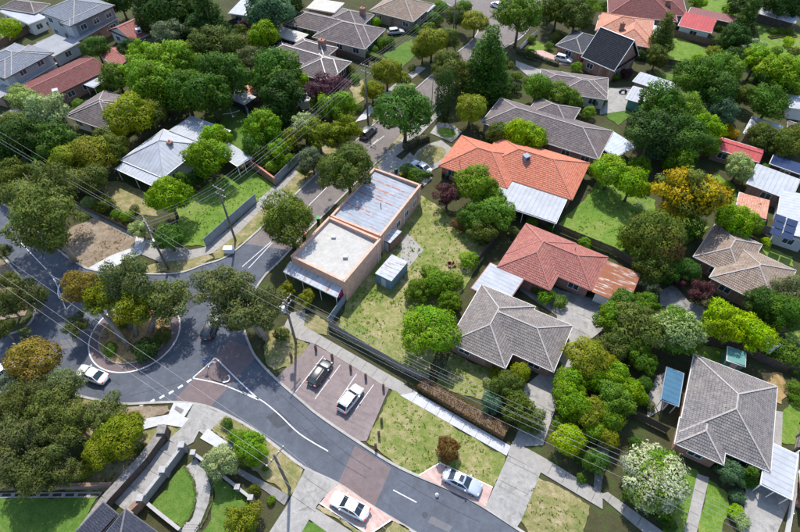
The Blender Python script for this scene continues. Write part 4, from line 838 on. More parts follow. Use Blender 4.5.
def tree(px, py, wpx, kind, col, hs=1.0, tall=None, rot=None, label=None, var=None, base=None, blossom=None):
    """crown centre and crown width in photo pixels; the crown's height above ground follows from the kind's proportions"""
    dep, tl, tr, bark, form, cat = KIND[kind]; z = 3; wpx *= 1.06
    tl = tall or tl
    for _ in range(4):
        r = wpx / 2 * mpp(px, py, z) * .96; z = r * hs * tl
    p = G(px, py, z); i = len(TREES); v = var if var is not None else i
    root = empty('shrub' if cat == 'shrub' else ('conifer_tree' if kind in ('conifer', 'cypress') else 'gum_tree' if kind == 'gum' else 'tree'), (p.x, p.y, 0), 0)
    me = CR[kind][v % len(CR[kind])]; c = data_obj('crown', me, root); c.location = (0, 0, z); c.scale = (r * random.uniform(.92, 1.1), r * random.uniform(.92, 1.1), r * hs * random.uniform(.92, 1.1)); c.rotation_euler = (random.uniform(-.1, .1), random.uniform(-.1, .1), rot if rot is not None else random.random() * 6.28)
    k = random.uniform(.86, 1.14); cc = COLS[col][0]; c.color = (cc[0] * k * random.uniform(.93, 1.07), cc[1] * k, cc[2] * k * random.uniform(.8, 1.2), 1)
    if kind == 'gum' and col == 'olive': c.color = (c.color[0] * 1.12, c.color[1] * 1.02, c.color[2] * 1.5, 1)
    if blossom:
        f = data_obj('blossom', CR[kind][(v + 1) % len(CR[kind])], root); f.location = c.location; f.scale = c.scale * 1.03; f.rotation_euler = (0, 0, 1.2); f.color = (*COLS[blossom][0], 1)
    if base:                       # leaning tree: base and crown are at different places
        bp = G(*base, .15); root.location = bp; d = p - bp; c.location = d; m = MB()
        m.tube([(0, 0, -.1), d * .35 + Vector((0, 0, .3)), d * .7 + Vector((0, 0, .1)), d], [r * .1 + .08, r * .07 + .07, r * .06 + .03, .06], 8)
        for k_ in range(6):
            a = k_ * 1.05 + i; e = r * .6; m.tube([d * .68, d * .85 + Vector((e * .4 * math.cos(a), e * .4 * math.sin(a), 0)), d + Vector((e * math.cos(a), e * math.sin(a), .15 * r))], [r * .04 + .03, r * .03 + .02, .03], 6)
        m.build('trunk', M[bark], root, True)
        TREES.append((root, px, py, COLS[col][1], form, cat, label)); return root
    tk = (kind, round(tl, 2), v % 3)
    if tk not in TRK: TRK[tk] = trunk_mesh(kind, tl, tr, bark, i, n=7 if kind == 'gum' else 5)
    t = data_obj('trunk', TRK[tk], root); t.location = (0, 0, z); t.scale = (r, r, r * hs)
    TREES.append((root, px, py, COLS[col][1], form, cat, label)); return root
def trees(t, *rows):
    for (x, y, w_, kind, col, *rest) in rows:
        (px, py), = tp(t, (x, y)); kw = rest[0] if rest else {}; tree(px, py, w_ / 3.8, kind, col, **kw)

trees('A', (40, 110, 95, 'shrub', 'lime'), (365, 182, 95, 'round', 'deep'), (455, 5, 110, 'leafy', 'dark'), (560, 15, 150, 'conifer', 'dark'), (650, 45, 190, 'leafy', 'dark'), (735, 70, 130, 'leafy', 'dark'), (700, -10, 160, 'leafy', 'dark'),
      (635, 130, 155, 'gum', 'grey'), (490, 192, 80, 'leafy', 'dark'), (545, 200, 130, 'loose', 'bright'), (625, 225, 190, 'loose', 'bright'), (715, 250, 150, 'loose', 'green'), (520, 265, 150, 'loose', 'bright'), (600, 330, 180, 'leafy', 'green'), (700, 350, 170, 'leafy', 'deep'),
      (440, 290, 110, 'leafy', 'green'), (500, 440, 170, 'round', 'yolive'), (575, 430, 120, 'round', 'olive'), (160, 430, 210, 'loose', 'pale'), (90, 370, 110, 'loose', 'pale'), (60, 490, 150, 'leafy', 'olive'), (235, 490, 120, 'loose', 'grey'), (400, 520, 95, 'shrub', 'olive'),
      (745, 150, 90, 'leafy', 'bright'), (385, 330, 60, 'shrub', 'bright'), (295, 395, 50, 'shrub', 'green'), (75, 350, 80, 'loose', 'pale'))
trees('B', (30, 60, 170, 'conifer', 'dark'), (-20, 130, 130, 'leafy', 'dark'), (270, 40, 170, 'leafy', 'blue'), (225, 70, 90, 'leafy', 'deep'), (240, 135, 115, 'leafy', 'bright'), (155, 115, 55, 'shrub', 'olive'), (130, 132, 40, 'shrub', 'green'), (168, 92, 40, 'shrub', 'purple'), (172, 150, 35, 'shrub', 'grey'), (100, 122, 40, 'shrub', 'olive'),
      (30, 175, 150, 'leafy', 'olive'), (110, 185, 130, 'leafy', 'olive'), (90, 285, 180, 'leafy', 'deep'), (40, 360, 180, 'leafy', 'deep'), (185, 225, 110, 'loose', 'grey'), (290, 265, 170, 'leafy', 'deep', dict(tall=1.6)), (230, 320, 80, 'leafy', 'deep'), (310, 360, 170, 'leafy', 'dark'), (300, 430, 110, 'leafy', 'dark'), (385, 310, 65, 'leafy', 'bright'), (240, 490, 140, 'leafy', 'bright'),
      (395, 470, 130, 'loose', 'pale'), (490, 345, 170, 'loose', 'purple'), (520, 410, 130, 'leafy', 'bright'), (460, 400, 80, 'leafy', 'green'), (450, 510, 140, 'loose', 'yolive'), (560, 490, 120, 'loose', 'yolive'), (710, 280, 110, 'round', 'yolive'), (655, 345, 80, 'round', 'yolive'), (690, 165, 55, 'shrub', 'green'), (720, 160, 50, 'shrub', 'deep'), (660, 190, 40, 'shrub', 'green'),
      (670, 85, 45, 'shrub', 'bright'), (360, 100, 60, 'shrub', 'green'), (420, 122, 60, 'shrub', 'olive'), (330, 20, 110, 'leafy', 'dark'), (570, 265, 45, 'shrub', 'olive'), (590, 300, 40, 'shrub', 'green'), (600, 410, 40, 'shrub', 'green'), (505, 50, 40, 'shrub', 'lime'), (330, 70, 40, 'shrub', 'green'), (670, 400, 50, 'shrub', 'olive'))
trees('C', (455, 62, 160, 'dome', 'green'), (285, 85, 90, 'round', 'yolive'), (215, 65, 80, 'round', 'olive'), (120, 165, 110, 'round', 'yolive'), (180, 150, 85, 'round', 'olive'), (85, 190, 80, 'round', 'yolive'), (190, 265, 145, 'dome', 'olive'), (335, 225, 225, 'conifer', 'deep', dict(tall=1.6, hs=.8, var=0)), (168, 370, 70, 'cypress', 'dark'), (267, 418, 120, 'round', 'yolive'),
      (210, 345, 60, 'loose', 'grey'), (600, 40, 120, 'leafy', 'olive'), (670, 60, 120, 'leafy', 'olive'), (560, 70, 60, 'shrub', 'dark'), (720, 30, 90, 'loose', 'green'), (520, 330, 110, 'leafy', 'green'), (600, 360, 100, 'leafy', 'green'), (575, 310, 60, 'shrub', 'bright'), (650, 380, 80, 'leafy', 'green'), (437, 335, 55, 'shrub', 'dark'), (400, 250, 70, 'loose', 'olive'), (445, 290, 45, 'shrub', 'green'),
      (450, 512, 120, 'leafy', 'lime'), (375, 505, 90, 'leafy', 'olive'), (715, 430, 60, 'shrub', 'bright'), (135, 75, 60, 'shrub', 'deep'), (110, 105, 55, 'shrub', 'green'), (600, 140, 50, 'shrub', 'olive'), (565, 175, 35, 'shrub', 'green'), (670, 255, 50, 'shrub', 'bright'), (495, 205, 45, 'shrub', 'olive'), (350, 520, 40, 'shrub', 'green'), (60, 110, 40, 'shrub', 'green'), (500, 150, 35, 'shrub', 'green'),
      (150, 30, 60, 'shrub', 'green'), (240, 30, 60, 'leafy', 'green'), (740, 380, 60, 'shrub', 'dark'), (45, 260, 35, 'shrub', 'olive'), (10, 300, 60, 'round', 'yolive'))
tree(405, 112, 51, 'dome', 'deep', tall=1.45, var=0, label='big dark round street tree beside the far parked dark car')
tree(347.5, 168.5, 49, 'dome', 'olive', tall=1.6, var=1, label='round street tree at the far end of the salmon shop')
tree(288, 221, 51, 'dome', 'olive', tall=1.6, var=0, rot=2., label='round street tree over the road left of the salmon shop')
trees('D', (545, 95, 150, 'conifer', 'dark', dict(tall=1.35, hs=.9, var=1)), (520, 150, 100, 'leafy', 'dark'), (495, 40, 65, 'shrub', 'green'), (372, 8, 60, 'leafy', 'bright'), (245, 115, 110, 'conifer', 'olive', dict(var=1)), (215, 220, 80, 'leafy', 'olive'), (155, 208, 50, 'shrub', 'dark'), (435, 203, 60, 'shrub', 'yolive'), (372, 218, 40, 'shrub', 'lime'),
      (580, 182, 95, 'loose', 'pale'), (370, 300, 170, 'leafy', 'deep'), (460, 270, 140, 'leafy', 'green'), (440, 350, 150, 'leafy', 'deep'), (230, 420, 190, 'leafy', 'deep', dict(tall=1.5)), (310, 440, 150, 'leafy', 'green'), (190, 480, 130, 'leafy', 'deep'), (280, 500, 160, 'leafy', 'deep'), (595, 235, 120, 'leafy', 'bright'), (670, 275, 140, 'leafy', 'bright'), (740, 270, 110, 'leafy', 'green'), (500, 232, 100, 'leafy', 'dark'), (620, 310, 90, 'leafy', 'dark'),
      (650, 385, 160, 'loose', 'deep'), (720, 330, 100, 'loose', 'green'), (470, 420, 110, 'leafy', 'blue'), (465, 480, 75, 'shrub', 'yellow'), (390, 490, 130, 'leafy', 'bright'), (545, 365, 85, 'leafy', 'olive'), (615, 515, 100, 'leafy', 'olive'), (740, 515, 90, 'leafy', 'olive'), (715, 160, 45, 'shrub', 'lime'), (670, 195, 45, 'shrub', 'green'), (660, 120, 35, 'shrub', 'deep'), (690, 120, 30, 'shrub', 'green'), (720, 120, 35, 'shrub', 'olive'),
      (560, 10, 120, 'leafy', 'dark'), (680, 10, 120, 'leafy', 'dark'), (740, 30, 90, 'leafy', 'dark'), (450, 105, 30, 'shrub', 'green'), (5, 385, 50, 'shrub', 'green'), (290, 30, 40, 'shrub', 'olive'), (740, 200, 50, 'shrub', 'olive'), (40, 35, 40, 'shrub', 'green'), (15, 20, 40, 'shrub', 'deep'))
trees('E', (80, 40, 190, 'leafy', 'dark'), (20, 90, 120, 'leafy', 'olive'), (200, 50, 150, 'leafy', 'deep'), (60, 170, 130, 'leafy', 'olive'), (170, 110, 110, 'leafy', 'deep'), (260, 120, 130, 'round', 'yolive'), (345, 100, 150, 'round', 'yolive'), (350, 190, 130, 'round', 'olive'), (425, 75, 120, 'leafy', 'olive'), (280, 190, 90, 'leafy', 'yolive'),
      (640, 255, 150, 'leafy', 'bright', dict(hs=1.1)), (750, 100, 80, 'leafy', 'bright'), (480, 330, 55, 'shrub', 'bright'), (530, 372, 85, 'loose', 'pale'), (640, 410, 110, 'leafy', 'deep'), (335, 275, 60, 'shrub', 'pale'), (395, 285, 80, 'shrub', 'olive'), (445, 320, 50, 'shrub', 'green'), (240, 250, 70, 'shrub', 'deep'), (510, 300, 40, 'shrub', 'olive'), (700, 190, 70, 'leafy', 'deep'), (745, 190, 60, 'leafy', 'dark'))
tree(40, 190, 72, 'gum', 'olive', tall=1.5, var=0, label='upper large olive gum tree over the left road'); tree(44, 219, 88, 'gum', 'olive', tall=1.45, var=1, label='large spreading olive gum tree overhanging the left road')
tree(2, 252, 22, 'gum', 'olive', label='small gum tree cut by the left edge above the road')
trees('F', (60, 30, 110, 'leafy', 'bright'), (30, 110, 150, 'leafy', 'bright'), (205, 60, 100, 'leafy', 'deep'), (250, 110, 80, 'shrub', 'green'), (300, 70, 90, 'loose', 'bright'), (320, 120, 80, 'shrub', 'green'), (280, 140, 60, 'shrub', 'bright'), (425, 110, 110, 'loose', 'grey'), (395, 155, 60, 'loose', 'olive'), (520, 25, 110, 'loose', 'yolive'), (440, 30, 80, 'loose', 'olive'), (340, 30, 90, 'loose', 'yolive'), (375, 75, 50, 'shrub', 'olive'))
tree(223, 287, 63, 'gum', 'olive', tall=1.7, var=2, base=(262, 335), label='tall olive gum tree on the corner left of the shop, upper crown'); tree(249, 311, 68, 'gum', 'olive', tall=1.35, var=0, base=(266, 338), label='tall olive gum tree on the corner left of the shop, lower crown')
trees('J', (330, 110, 75, 'loose', 'yolive'), (400, 145, 75, 'loose', 'yolive'), (305, 285, 70, 'shrub', 'olive'))
trees('G', (290, 210, 140, 'leafy', 'green', dict(tall=1.5)), (345, 270, 110, 'leafy', 'green'), (370, 320, 140, 'leafy', 'green'), (290, 330, 110, 'leafy', 'deep'), (310, 385, 110, 'loose', 'olive'), (180, 238, 115, 'loose', 'purple', dict(var=1)), (430, 15, 90, 'leafy', 'bright'), (500, 30, 110, 'leafy', 'bright'), (550, 55, 50, 'shrub', 'green'), (500, 350, 50, 'shrub', 'green'), (575, 375, 40, 'shrub', 'deep'), (745, 155, 60, 'leafy', 'green'), (60, 175, 70, 'shrub', 'deep'), (25, 155, 60, 'shrub', 'deep'), (100, 170, 45, 'shrub', 'deep'), (265, 495, 80, 'shrub', 'bright'), (230, 360, 70, 'shrub', 'rust'), (700, 430, 60, 'shrub', 'bright'), (345, 35, 50, 'shrub', 'dark'), (430, 385, 45, 'shrub', 'olive'))
trees('H', (40, 160, 130, 'round', 'bright'), (120, 205, 130, 'round', 'bright'), (150, 140, 75, 'leafy', 'green'), (200, 15, 190, 'leafy', 'dark'), (330, 35, 160, 'leafy', 'deep'), (405, 50, 100, 'leafy', 'green'), (295, 115, 110, 'leafy', 'green'), (330, 235, 260, 'loose', 'olive', dict(tall=1.35, blossom='gold', label='large golden flowering tree in the back garden right of centre')), (200, 400, 200, 'round', 'olive'), (240, 450, 160, 'round', 'rust'), (115, 420, 90, 'leafy', 'bright'), (510, 345, 140, 'leafy', 'bright'), (580, 360, 80, 'leafy', 'green'), (590, 305, 75, 'shrub', 'yolive'), (530, 145, 100, 'leafy', 'pale'),
      (620, 30, 100, 'leafy', 'olive'), (690, 50, 110, 'leafy', 'olive'), (740, 40, 90, 'leafy', 'olive'), (630, 425, 45, 'shrub', 'lime'), (480, 215, 45, 'shrub', 'green'), (630, 145, 35, 'shrub', 'green'), (740, 160, 35, 'shrub', 'olive'), (350, 370, 110, 'shrub', 'green'), (490, 10, 60, 'shrub', 'yellow'), (455, 270, 50, 'shrub', 'green'), (600, 240, 30, 'shrub', 'deep'))
# roundabout gums, left edge gums
tree(80, 285, 46, 'gum', 'orange', tall=1.9, var=1, base=(131, 349), label='leaning gum tree with golden tips on the roundabout, left crown'); tree(103, 294, 48, 'gum', 'yolive', tall=1.6, var=2, base=(120, 341), label='gum tree with golden tips on the roundabout, second crown'); tree(128, 279, 62, 'gum', 'olive', tall=1.7, var=0, base=(130, 330), label='tallest olive gum tree at the back of the roundabout')
tree(136, 302, 52, 'gum', 'yolive', tall=1.4, var=1, base=(136, 337), label='yellow olive gum tree in the middle of the roundabout'); tree(162, 300, 58, 'gum', 'olive', tall=1.2, var=2, base=(150, 333), label='olive gum tree on the right side of the roundabout'); tree(76, 325, 28, 'gum', 'olive', tall=1.6, var=0, base=(108, 338), label='small hanging gum tree at the left edge of the roundabout')
trees('I', (420, 340, 60, 'shrub', 'deep'), (560, 340, 110, 'shrub', 'dark'), (470, 230, 70, 'shrub', 'green'), (620, 290, 70, 'shrub', 'olive'))
trees('I', (30, 80, 100, 'gum', 'olive'), (90, 130, 170, 'gum', 'olive'), (20, 160, 140, 'gum', 'olive'), (10, 260, 110, 'gum', 'olive'), (90, 275, 60, 'loose', 'grey'), (125, 385, 180, 'round', 'orange', dict(label='rounded golden brown tree by the white car at the left edge', tall=1.2)), (240, 480, 170, 'gum', 'grey'), (40, 470, 130, 'gum', 'grey'), (140, 500, 150, 'gum', 'olive'))
trees('M', (60, 60, 210, 'gum', 'olive'), (200, 60, 200, 'gum', 'olive'), (280, 120, 180, 'gum', 'olive'), (60, 200, 250, 'gum', 'olive'), (200, 210, 200, 'gum', 'olive'), (100, 310, 220, 'gum', 'olive'), (230, 310, 150, 'gum', 'olive'), (400, 85, 170, 'gum', 'olive'), (450, 165, 170, 'round', 'yolive', dict(var=1)), (380, 230, 130, 'round', 'yolive'), (330, 290, 80, 'shrub', 'yolive'), (500, 110, 90, 'gum', 'yolive'), (540, 220, 60, 'shrub', 'olive'))
trees('N', (185, 205, 120, 'leafy', 'bright'), (215, 235, 90, 'leafy', 'bright'), (130, 170, 70, 'shrub', 'bright'), (80, 265, 130, 'leafy', 'pale'), (155, 485, 150, 'loose', 'yolive', dict(tall=.8)), (105, 120, 50, 'shrub', 'deep'), (210, 370, 45, 'shrub', 'olive'), (170, 385, 30, 'shrub', 'green'), (250, 290, 30, 'shrub', 'green'), (270, 410, 35, 'shrub', 'green'))
trees('K', (110, 265, 195, 'round', 'bright', dict(tall=1.15, hs=1.05, label='large round bright green tree left of the grey L-shaped roof')), (70, 120, 100, 'leafy', 'green', dict(tall=.8)), (150, 90, 110, 'leafy', 'green', dict(tall=.8)), (190, 160, 80, 'leafy', 'green', dict(tall=.8)), (110, 50, 80, 'shrub', 'green'), (215, 80, 60, 'shrub', 'green'), (165, 415, 70, 'loose', 'grey'), (365, 420, 60, 'shrub', 'yolive'), (455, 430, 80, 'round', 'yolive'), (410, 480, 110, 'leafy', 'olive'), (355, 510, 80, 'shrub', 'blue'), (330, 465, 40, 'shrub', 'pale'),
      (555, 135, 80, 'shrub', 'bright'), (610, 160, 65, 'shrub', 'green'), (525, 115, 50, 'shrub', 'deep'), (710, 370, 140, 'round', 'yolive'), (645, 470, 110, 'leafy', 'bright'), (630, 305, 30, 'shrub', 'deep'), (720, 455, 100, 'leafy', 'bright'), (470, 390, 30, 'shrub', 'green'), (600, 395, 30, 'shrub', 'green'))
trees('L', (95, 180, 130, 'leafy', 'deep'), (40, 230, 120, 'leafy', 'green'), (130, 250, 160, 'leafy', 'olive'), (180, 170, 90, 'leafy', 'green'), (290, 265, 180, 'leafy', 'green', dict(blossom='pale', label='pale green tree with whitish flowers beside the rusting garage', tall=1.2)), (350, 310, 70, 'shrub', 'deep'), (190, 105, 80, 'loose', 'grey'), (60, 330, 110, 'leafy', 'olive'), (130, 340, 110, 'leafy', 'green'), (170, 390, 90, 'leafy', 'green'), (15, 395, 90, 'round', 'yolive'), (60, 440, 110, 'leafy', 'bright'), (110, 500, 110, 'leafy', 'bright'), (170, 470, 60, 'leafy', 'deep'),
      (470, 240, 150, 'leafy', 'lime', dict(label='lime green tree behind the teal garden shed, left crown')), (570, 280, 140, 'leafy', 'lime', dict(label='lime green tree behind the teal garden shed, right crown')), (385, 115, 100, 'loose', 'purple'), (330, 35, 90, 'leafy', 'deep'), (300, 80, 60, 'loose', 'purple'), (355, 60, 60, 'shrub', 'green'), (445, 180, 75, 'shrub', 'deep'), (620, 160, 130, 'leafy', 'dark'), (710, 110, 130, 'loose', 'grey'), (690, 200, 150, 'leafy', 'deep'), (760, 150, 90, 'loose', 'grey'), (640, 230, 90, 'leafy', 'dark'), (700, 350, 110, 'shrub', 'green'), (745, 360, 70, 'shrub', 'deep'), (740, 490, 70, 'shrub', 'green'), (200, 30, 130, 'leafy', 'olive'), (250, 40, 100, 'leafy', 'deep'), (640, 360, 60, 'shrub', 'bright'), (745, 420, 50, 'shrub', 'deep'))
trees('O', (450, 70, 130, 'leafy', 'olive', dict(tall=1.0)), (500, 110, 90, 'leafy', 'olive', dict(tall=1.)), (345, 45, 80, 'leafy', 'blue'), (390, 30, 60, 'shrub', 'green'), (650, 40, 130, 'leafy', 'bright'), (720, 80, 120, 'leafy', 'yolive'), (640, 180, 110, 'round', 'lime'), (740, 150, 90, 'leafy', 'bright'), (740, 265, 90, 'leafy', 'deep'), (690, 250, 60, 'shrub', 'deep'), (610, 120, 60, 'leafy', 'green'), (690, 330, 45, 'shrub', 'deep'))
tree(448, 449, 25, 'leafy', 'rust', tall=1.15, label='small rusty brown tree on the verge beside the light blue car')
tree(651.5, 479, 60, 'round', 'green', tall=.95, var=2, blossom='white', label='large dome shaped white flowering tree beside the front lawn')
trees('P', (498, 310, 95, 'leafy', 'blue', dict(tall=1.2)), (568, 310, 90, 'conifer', 'deep', dict(tall=1.6, hs=.8)), (140, 195, 65, 'shrub', 'deep'), (60, 30, 130, 'leafy', 'green'), (20, 100, 110, 'leafy', 'green'), (20, 170, 90, 'round', 'yolive'), (525, 395, 60, 'shrub', 'blue'), (515, 455, 60, 'shrub', 'lime'), (540, 490, 70, 'shrub', 'pale'), (450, 290, 40, 'shrub', 'blue'), (190, 55, 45, 'shrub', 'olive'), (150, 20, 60, 'leafy', 'green'), (265, 510, 60, 'shrub', 'deep'), (745, 30, 50, 'shrub', 'green'), (240, 470, 60, 'shrub', 'deep'), (90, 60, 70, 'leafy', 'deep'), (530, 445, 35, 'shrub', 'pale'))

# ------------------------------------------------------------------ fences, walls, hedges
def fence(label, px, h=1.7, mat='timber', kind='paling', name='fence', z=.08, pw=.12):
    P = [G(x, y, z) for x, y in px]; root = empty(name, P[0]); tag(root, label, 'fence'); o = P[0]
    pal, rail = MB(), MB()
    for a, b in zip(P[:-1], P[1:]):
        L = (b - a).length; d = (b - a) / L; nrm = Vector((-d.y, d.x, 0)); n = max(1, int(L / pw)); rr = random.Random(int(L * 100))
        for i in range(n):
            p = a - o + d * (L * i / n); q = a - o + d * (L * (i + .93) / n); hh = h + rr.uniform(-.02, .02); off = nrm * rr.uniform(-.006, .006)
            k = len(pal.v); t = nrm * .01
            for zz in (.03, hh): pal.v += [tuple(v + off + Vector((0, 0, zz))) for v in (p - t, q - t, q + t, p + t)]
            pal.f += [tuple(k + j for j in f) for f in ((4, 5, 6, 7), (0, 1, 5, 4), (1, 2, 6, 5), (2, 3, 7, 6), (3, 0, 4, 7))]
        for zz in ((.3, h - .3) if kind == 'paling' else (.15, h + .03)): rail.bar(a - o + nrm * .045 + Vector((0, 0, zz)), b - o + nrm * .045 + Vector((0, 0, zz)), .05, .08)
        m = max(1, round(L / 2.4))
        for i in range(m + 1):
            p = a - o + d * (L * i / m) + nrm * .09; MB().box(p.x - .05, p.x + .05, p.y - .05, p.y + .05, -.1, h - .05).build('post', M[mat], root)
    pal.build('palings' if kind == 'paling' else 'sheet_panels', M[mat], root); rail.build('rail', M[mat], root)
    return root
fence('long grey paling fence between the vacant lot and the footpath', tp('J', (490, 255), (640, 345), (760, 415)) + [(428, 383)], 1.7)
fence('blue grey steel fence beside the street footpath', [(207, 247), (228, 228), (257, 202.5)], 1.9, 'steelfence', 'sheet', pw=.25)
fence('blue grey steel fence further up the street footpath', [(276, 185), (300, 161), (326, 137), (338, 126)], 1.8, 'steelfence', 'sheet', pw=.25)
fence('curved blue grey steel fence around the round backyard lawn', [(231, 104), (243, 107), (249, 116), (251, 130)], 1.7, 'steelfence', 'sheet', pw=.25)
fence('low dark timber fence behind the bare dirt corner', [(71, 202), (100, 217), (134, 234)], 1.1, 'darktimber')
fence('grey paling fence left of the red tiled house', tp('G', (275, 532), (330, 460), (375, 395), (440, 330)), 1.7, 'darktimber')
fence('dark timber fence behind the red tiled house', [(524, 216), (545, 226), (573, 238), (612, 254), (642, 272)], 1.6, 'darktimber')
fence('dark timber fence below the solar panel roof', [(757, 231), (780, 240), (806, 250)], 1.7, 'timber')
fence('tan timber fence in front of the top left white roof', tp('A', (-20, 200), (60, 150), (165, 98)), 1.8, 'browntimber')
fence('brown timber fence along the long maroon roof', tp('A', (-20, 400), (90, 330), (215, 250), (330, 185), (450, 110)), 1.8, 'browntimber')
fence('dark timber fence between the two right back gardens', tp('D', (240, 245), (300, 255), (352, 272)), 1.5, 'darktimber')
fence('brown timber fence in front of the red roofed outbuilding', tp('D', (250, 130), (340, 155), (450, 180)), 1.6, 'browntimber')
fence('dark timber fence behind the teal garden shed', tp('L', (400, 315), (470, 330), (560, 365), (640, 400), (770, 445)), 1.6, 'darktimber')
fence('dark timber fence left of the blue patio roof', tp('P', (100, 60), (130, 95), (250, 155)), 1.5, 'darktimber')
fence('white picket fence beside the bottom right driveway', tp('P', (735, 235), (725, 400), (700, 545)), 1.2, 'white', pw=.16)
fence('white picket fence beside the far street corner', tp('C', (455, 190), (485, 160), (520, 130)), 1.1, 'white', pw=.16)
fence('pale timber fence at the far right edge beside the lawn strip', tp('P', (735, 225), (760, 120), (790, 20)), 1.4, 'timber', pw=.16)
fence('dark timber fence behind the mauve tiled roof garden', tp('B', (510, 205), (560, 220), (640, 250)), 1.6, 'darktimber')
fence('dark timber fence between the left back gardens', tp('B', (70, 120), (130, 95), (200, 75)), 1.6, 'darktimber')
fence('grey steel gate fence at the shop side passage', tp('J', (492, 245), (520, 205), (552, 160)), 1.7, 'steelfence', 'sheet', pw=.2)
def wall(label, px, h, t, mat, piers=(), pier=.5, ph=.35, name='garden_wall', cap=None, z=.08):
    P = [G(x, y, z) for x, y in px]; root = empty(name, P[0]); tag(root, label, 'wall'); o = P[0]
    m, c = MB(), MB()
    for a, b in zip(P[:-1], P[1:]):
        m.bar(a - o + Vector((0, 0, h / 2)), b - o + Vector((0, 0, h / 2)), t, h); c.bar(a - o + Vector((0, 0, h + .035)), b - o + Vector((0, 0, h + .035)), t + .08, .07)
    m.build('wall', M[mat], root); c.build('coping', M[cap or mat], root)
    for i in piers:
        p = P[i] - o; q = MB().box(p.x - pier / 2, p.x + pier / 2, p.y - pier / 2, p.y + pier / 2, 0, h + ph).build('pier', M[mat], root)
        e = pier / 2 + .06; MB().box(p.x - e, p.x + e, p.y - e, p.y + e, h + ph + .002, h + ph + .09).build('pier_cap', M[cap or mat], q)
    return root
s5 = lambda *p: [(100 + a / 5.71, 440 + b / 5.71) for a, b in p]
wall('red brick garden wall at the corner of the steel street fence', tp('F', (170, 125), (230, 165), (290, 210)), 1.6, .25, 'brick', cap='trimred')
wall('grey rendered wall with piers between driveway and semicircular lawn', s5((490, 60), (385, 200), (262, 358)), 1.5, .3, 'walldark', piers=(0, 1, 2), pier=.65, cap='stone')
wall('low white edged wall below the semicircular lawn', s5((285, 375), (370, 445), (465, 520)), .7, .3, 'walldark', cap='stone')
wall('brick end wall at the foot of the driveway', s5((262, 358), (200, 420)), 1.6, .5, 'brownbrick')
wall('white topped low wall with piers behind the pale tree', s5((545, 90), (620, 145), (720, 225), (795, 285), (870, 345)), .8, .25, 'walldark', piers=(0, 3, 4), pier=.5, ph=.3, cap='stone')
wall('dark slatted wall along the left of the bottom driveway', tp('M', (632, 165), (560, 265), (420, 420), (330, 545)), 1.5, .9, 'darktimber', piers=(0,), pier=1.0, cap='timber')
wall('dark low wall along the shaded lawn at bottom left', tp('M', (-60, 372), (200, 365), (435, 360)), .9, .35, 'brownbrick')
wall('brick party wall beside the modern houses', tp('A', (0, 372), (110, 305), (215, 245), (330, 180), (450, 85)), 2.3, .25, 'brownbrick') if 0 else None
# pergola-like shaded bed edging at the bottom left lawn
pave(tp('M', (-60, 384), (390, 378), (372, 400), (-60, 403)), 'path', .118)
for i in range(8): slab('garden_bed', tp('M', (10 + i * 48, 386), (42 + i * 48, 385), (40 + i * 48, 396), (6 + i * 48, 397)), .127, 'mulch', .05)
pave(s5((490, 150), (520, 130), (545, 100), (600, 170), (635, 270), (620, 360), (560, 505), (530, 545), (470, 530), (530, 440), (552, 350), (545, 240)), 'concrete', .115, 'garden_path', 0)
lawn(s5((478, 140), (525, 210), (550, 310), (535, 390), (498, 460), (455, 505), (290, 368)), 'lushlawn', .112); lawn(s5((640, 240), (720, 235), (820, 310), (900, 420), (900, 560), (570, 560), (640, 420), (655, 330)), 'lushlawn', .112)
for i in range(4): tag(MB().box(-.75, .75, -.14, .14, 0, .14).build('garden_step', M['path']), ['top', 'second', 'third', 'bottom'][i] + ' step of the small dark stair below the semicircular lawn', 'step', 'garden steps').location = G(*s5((530 - i * 9, 478 + i * 14))[0], .16 - i * .03); 

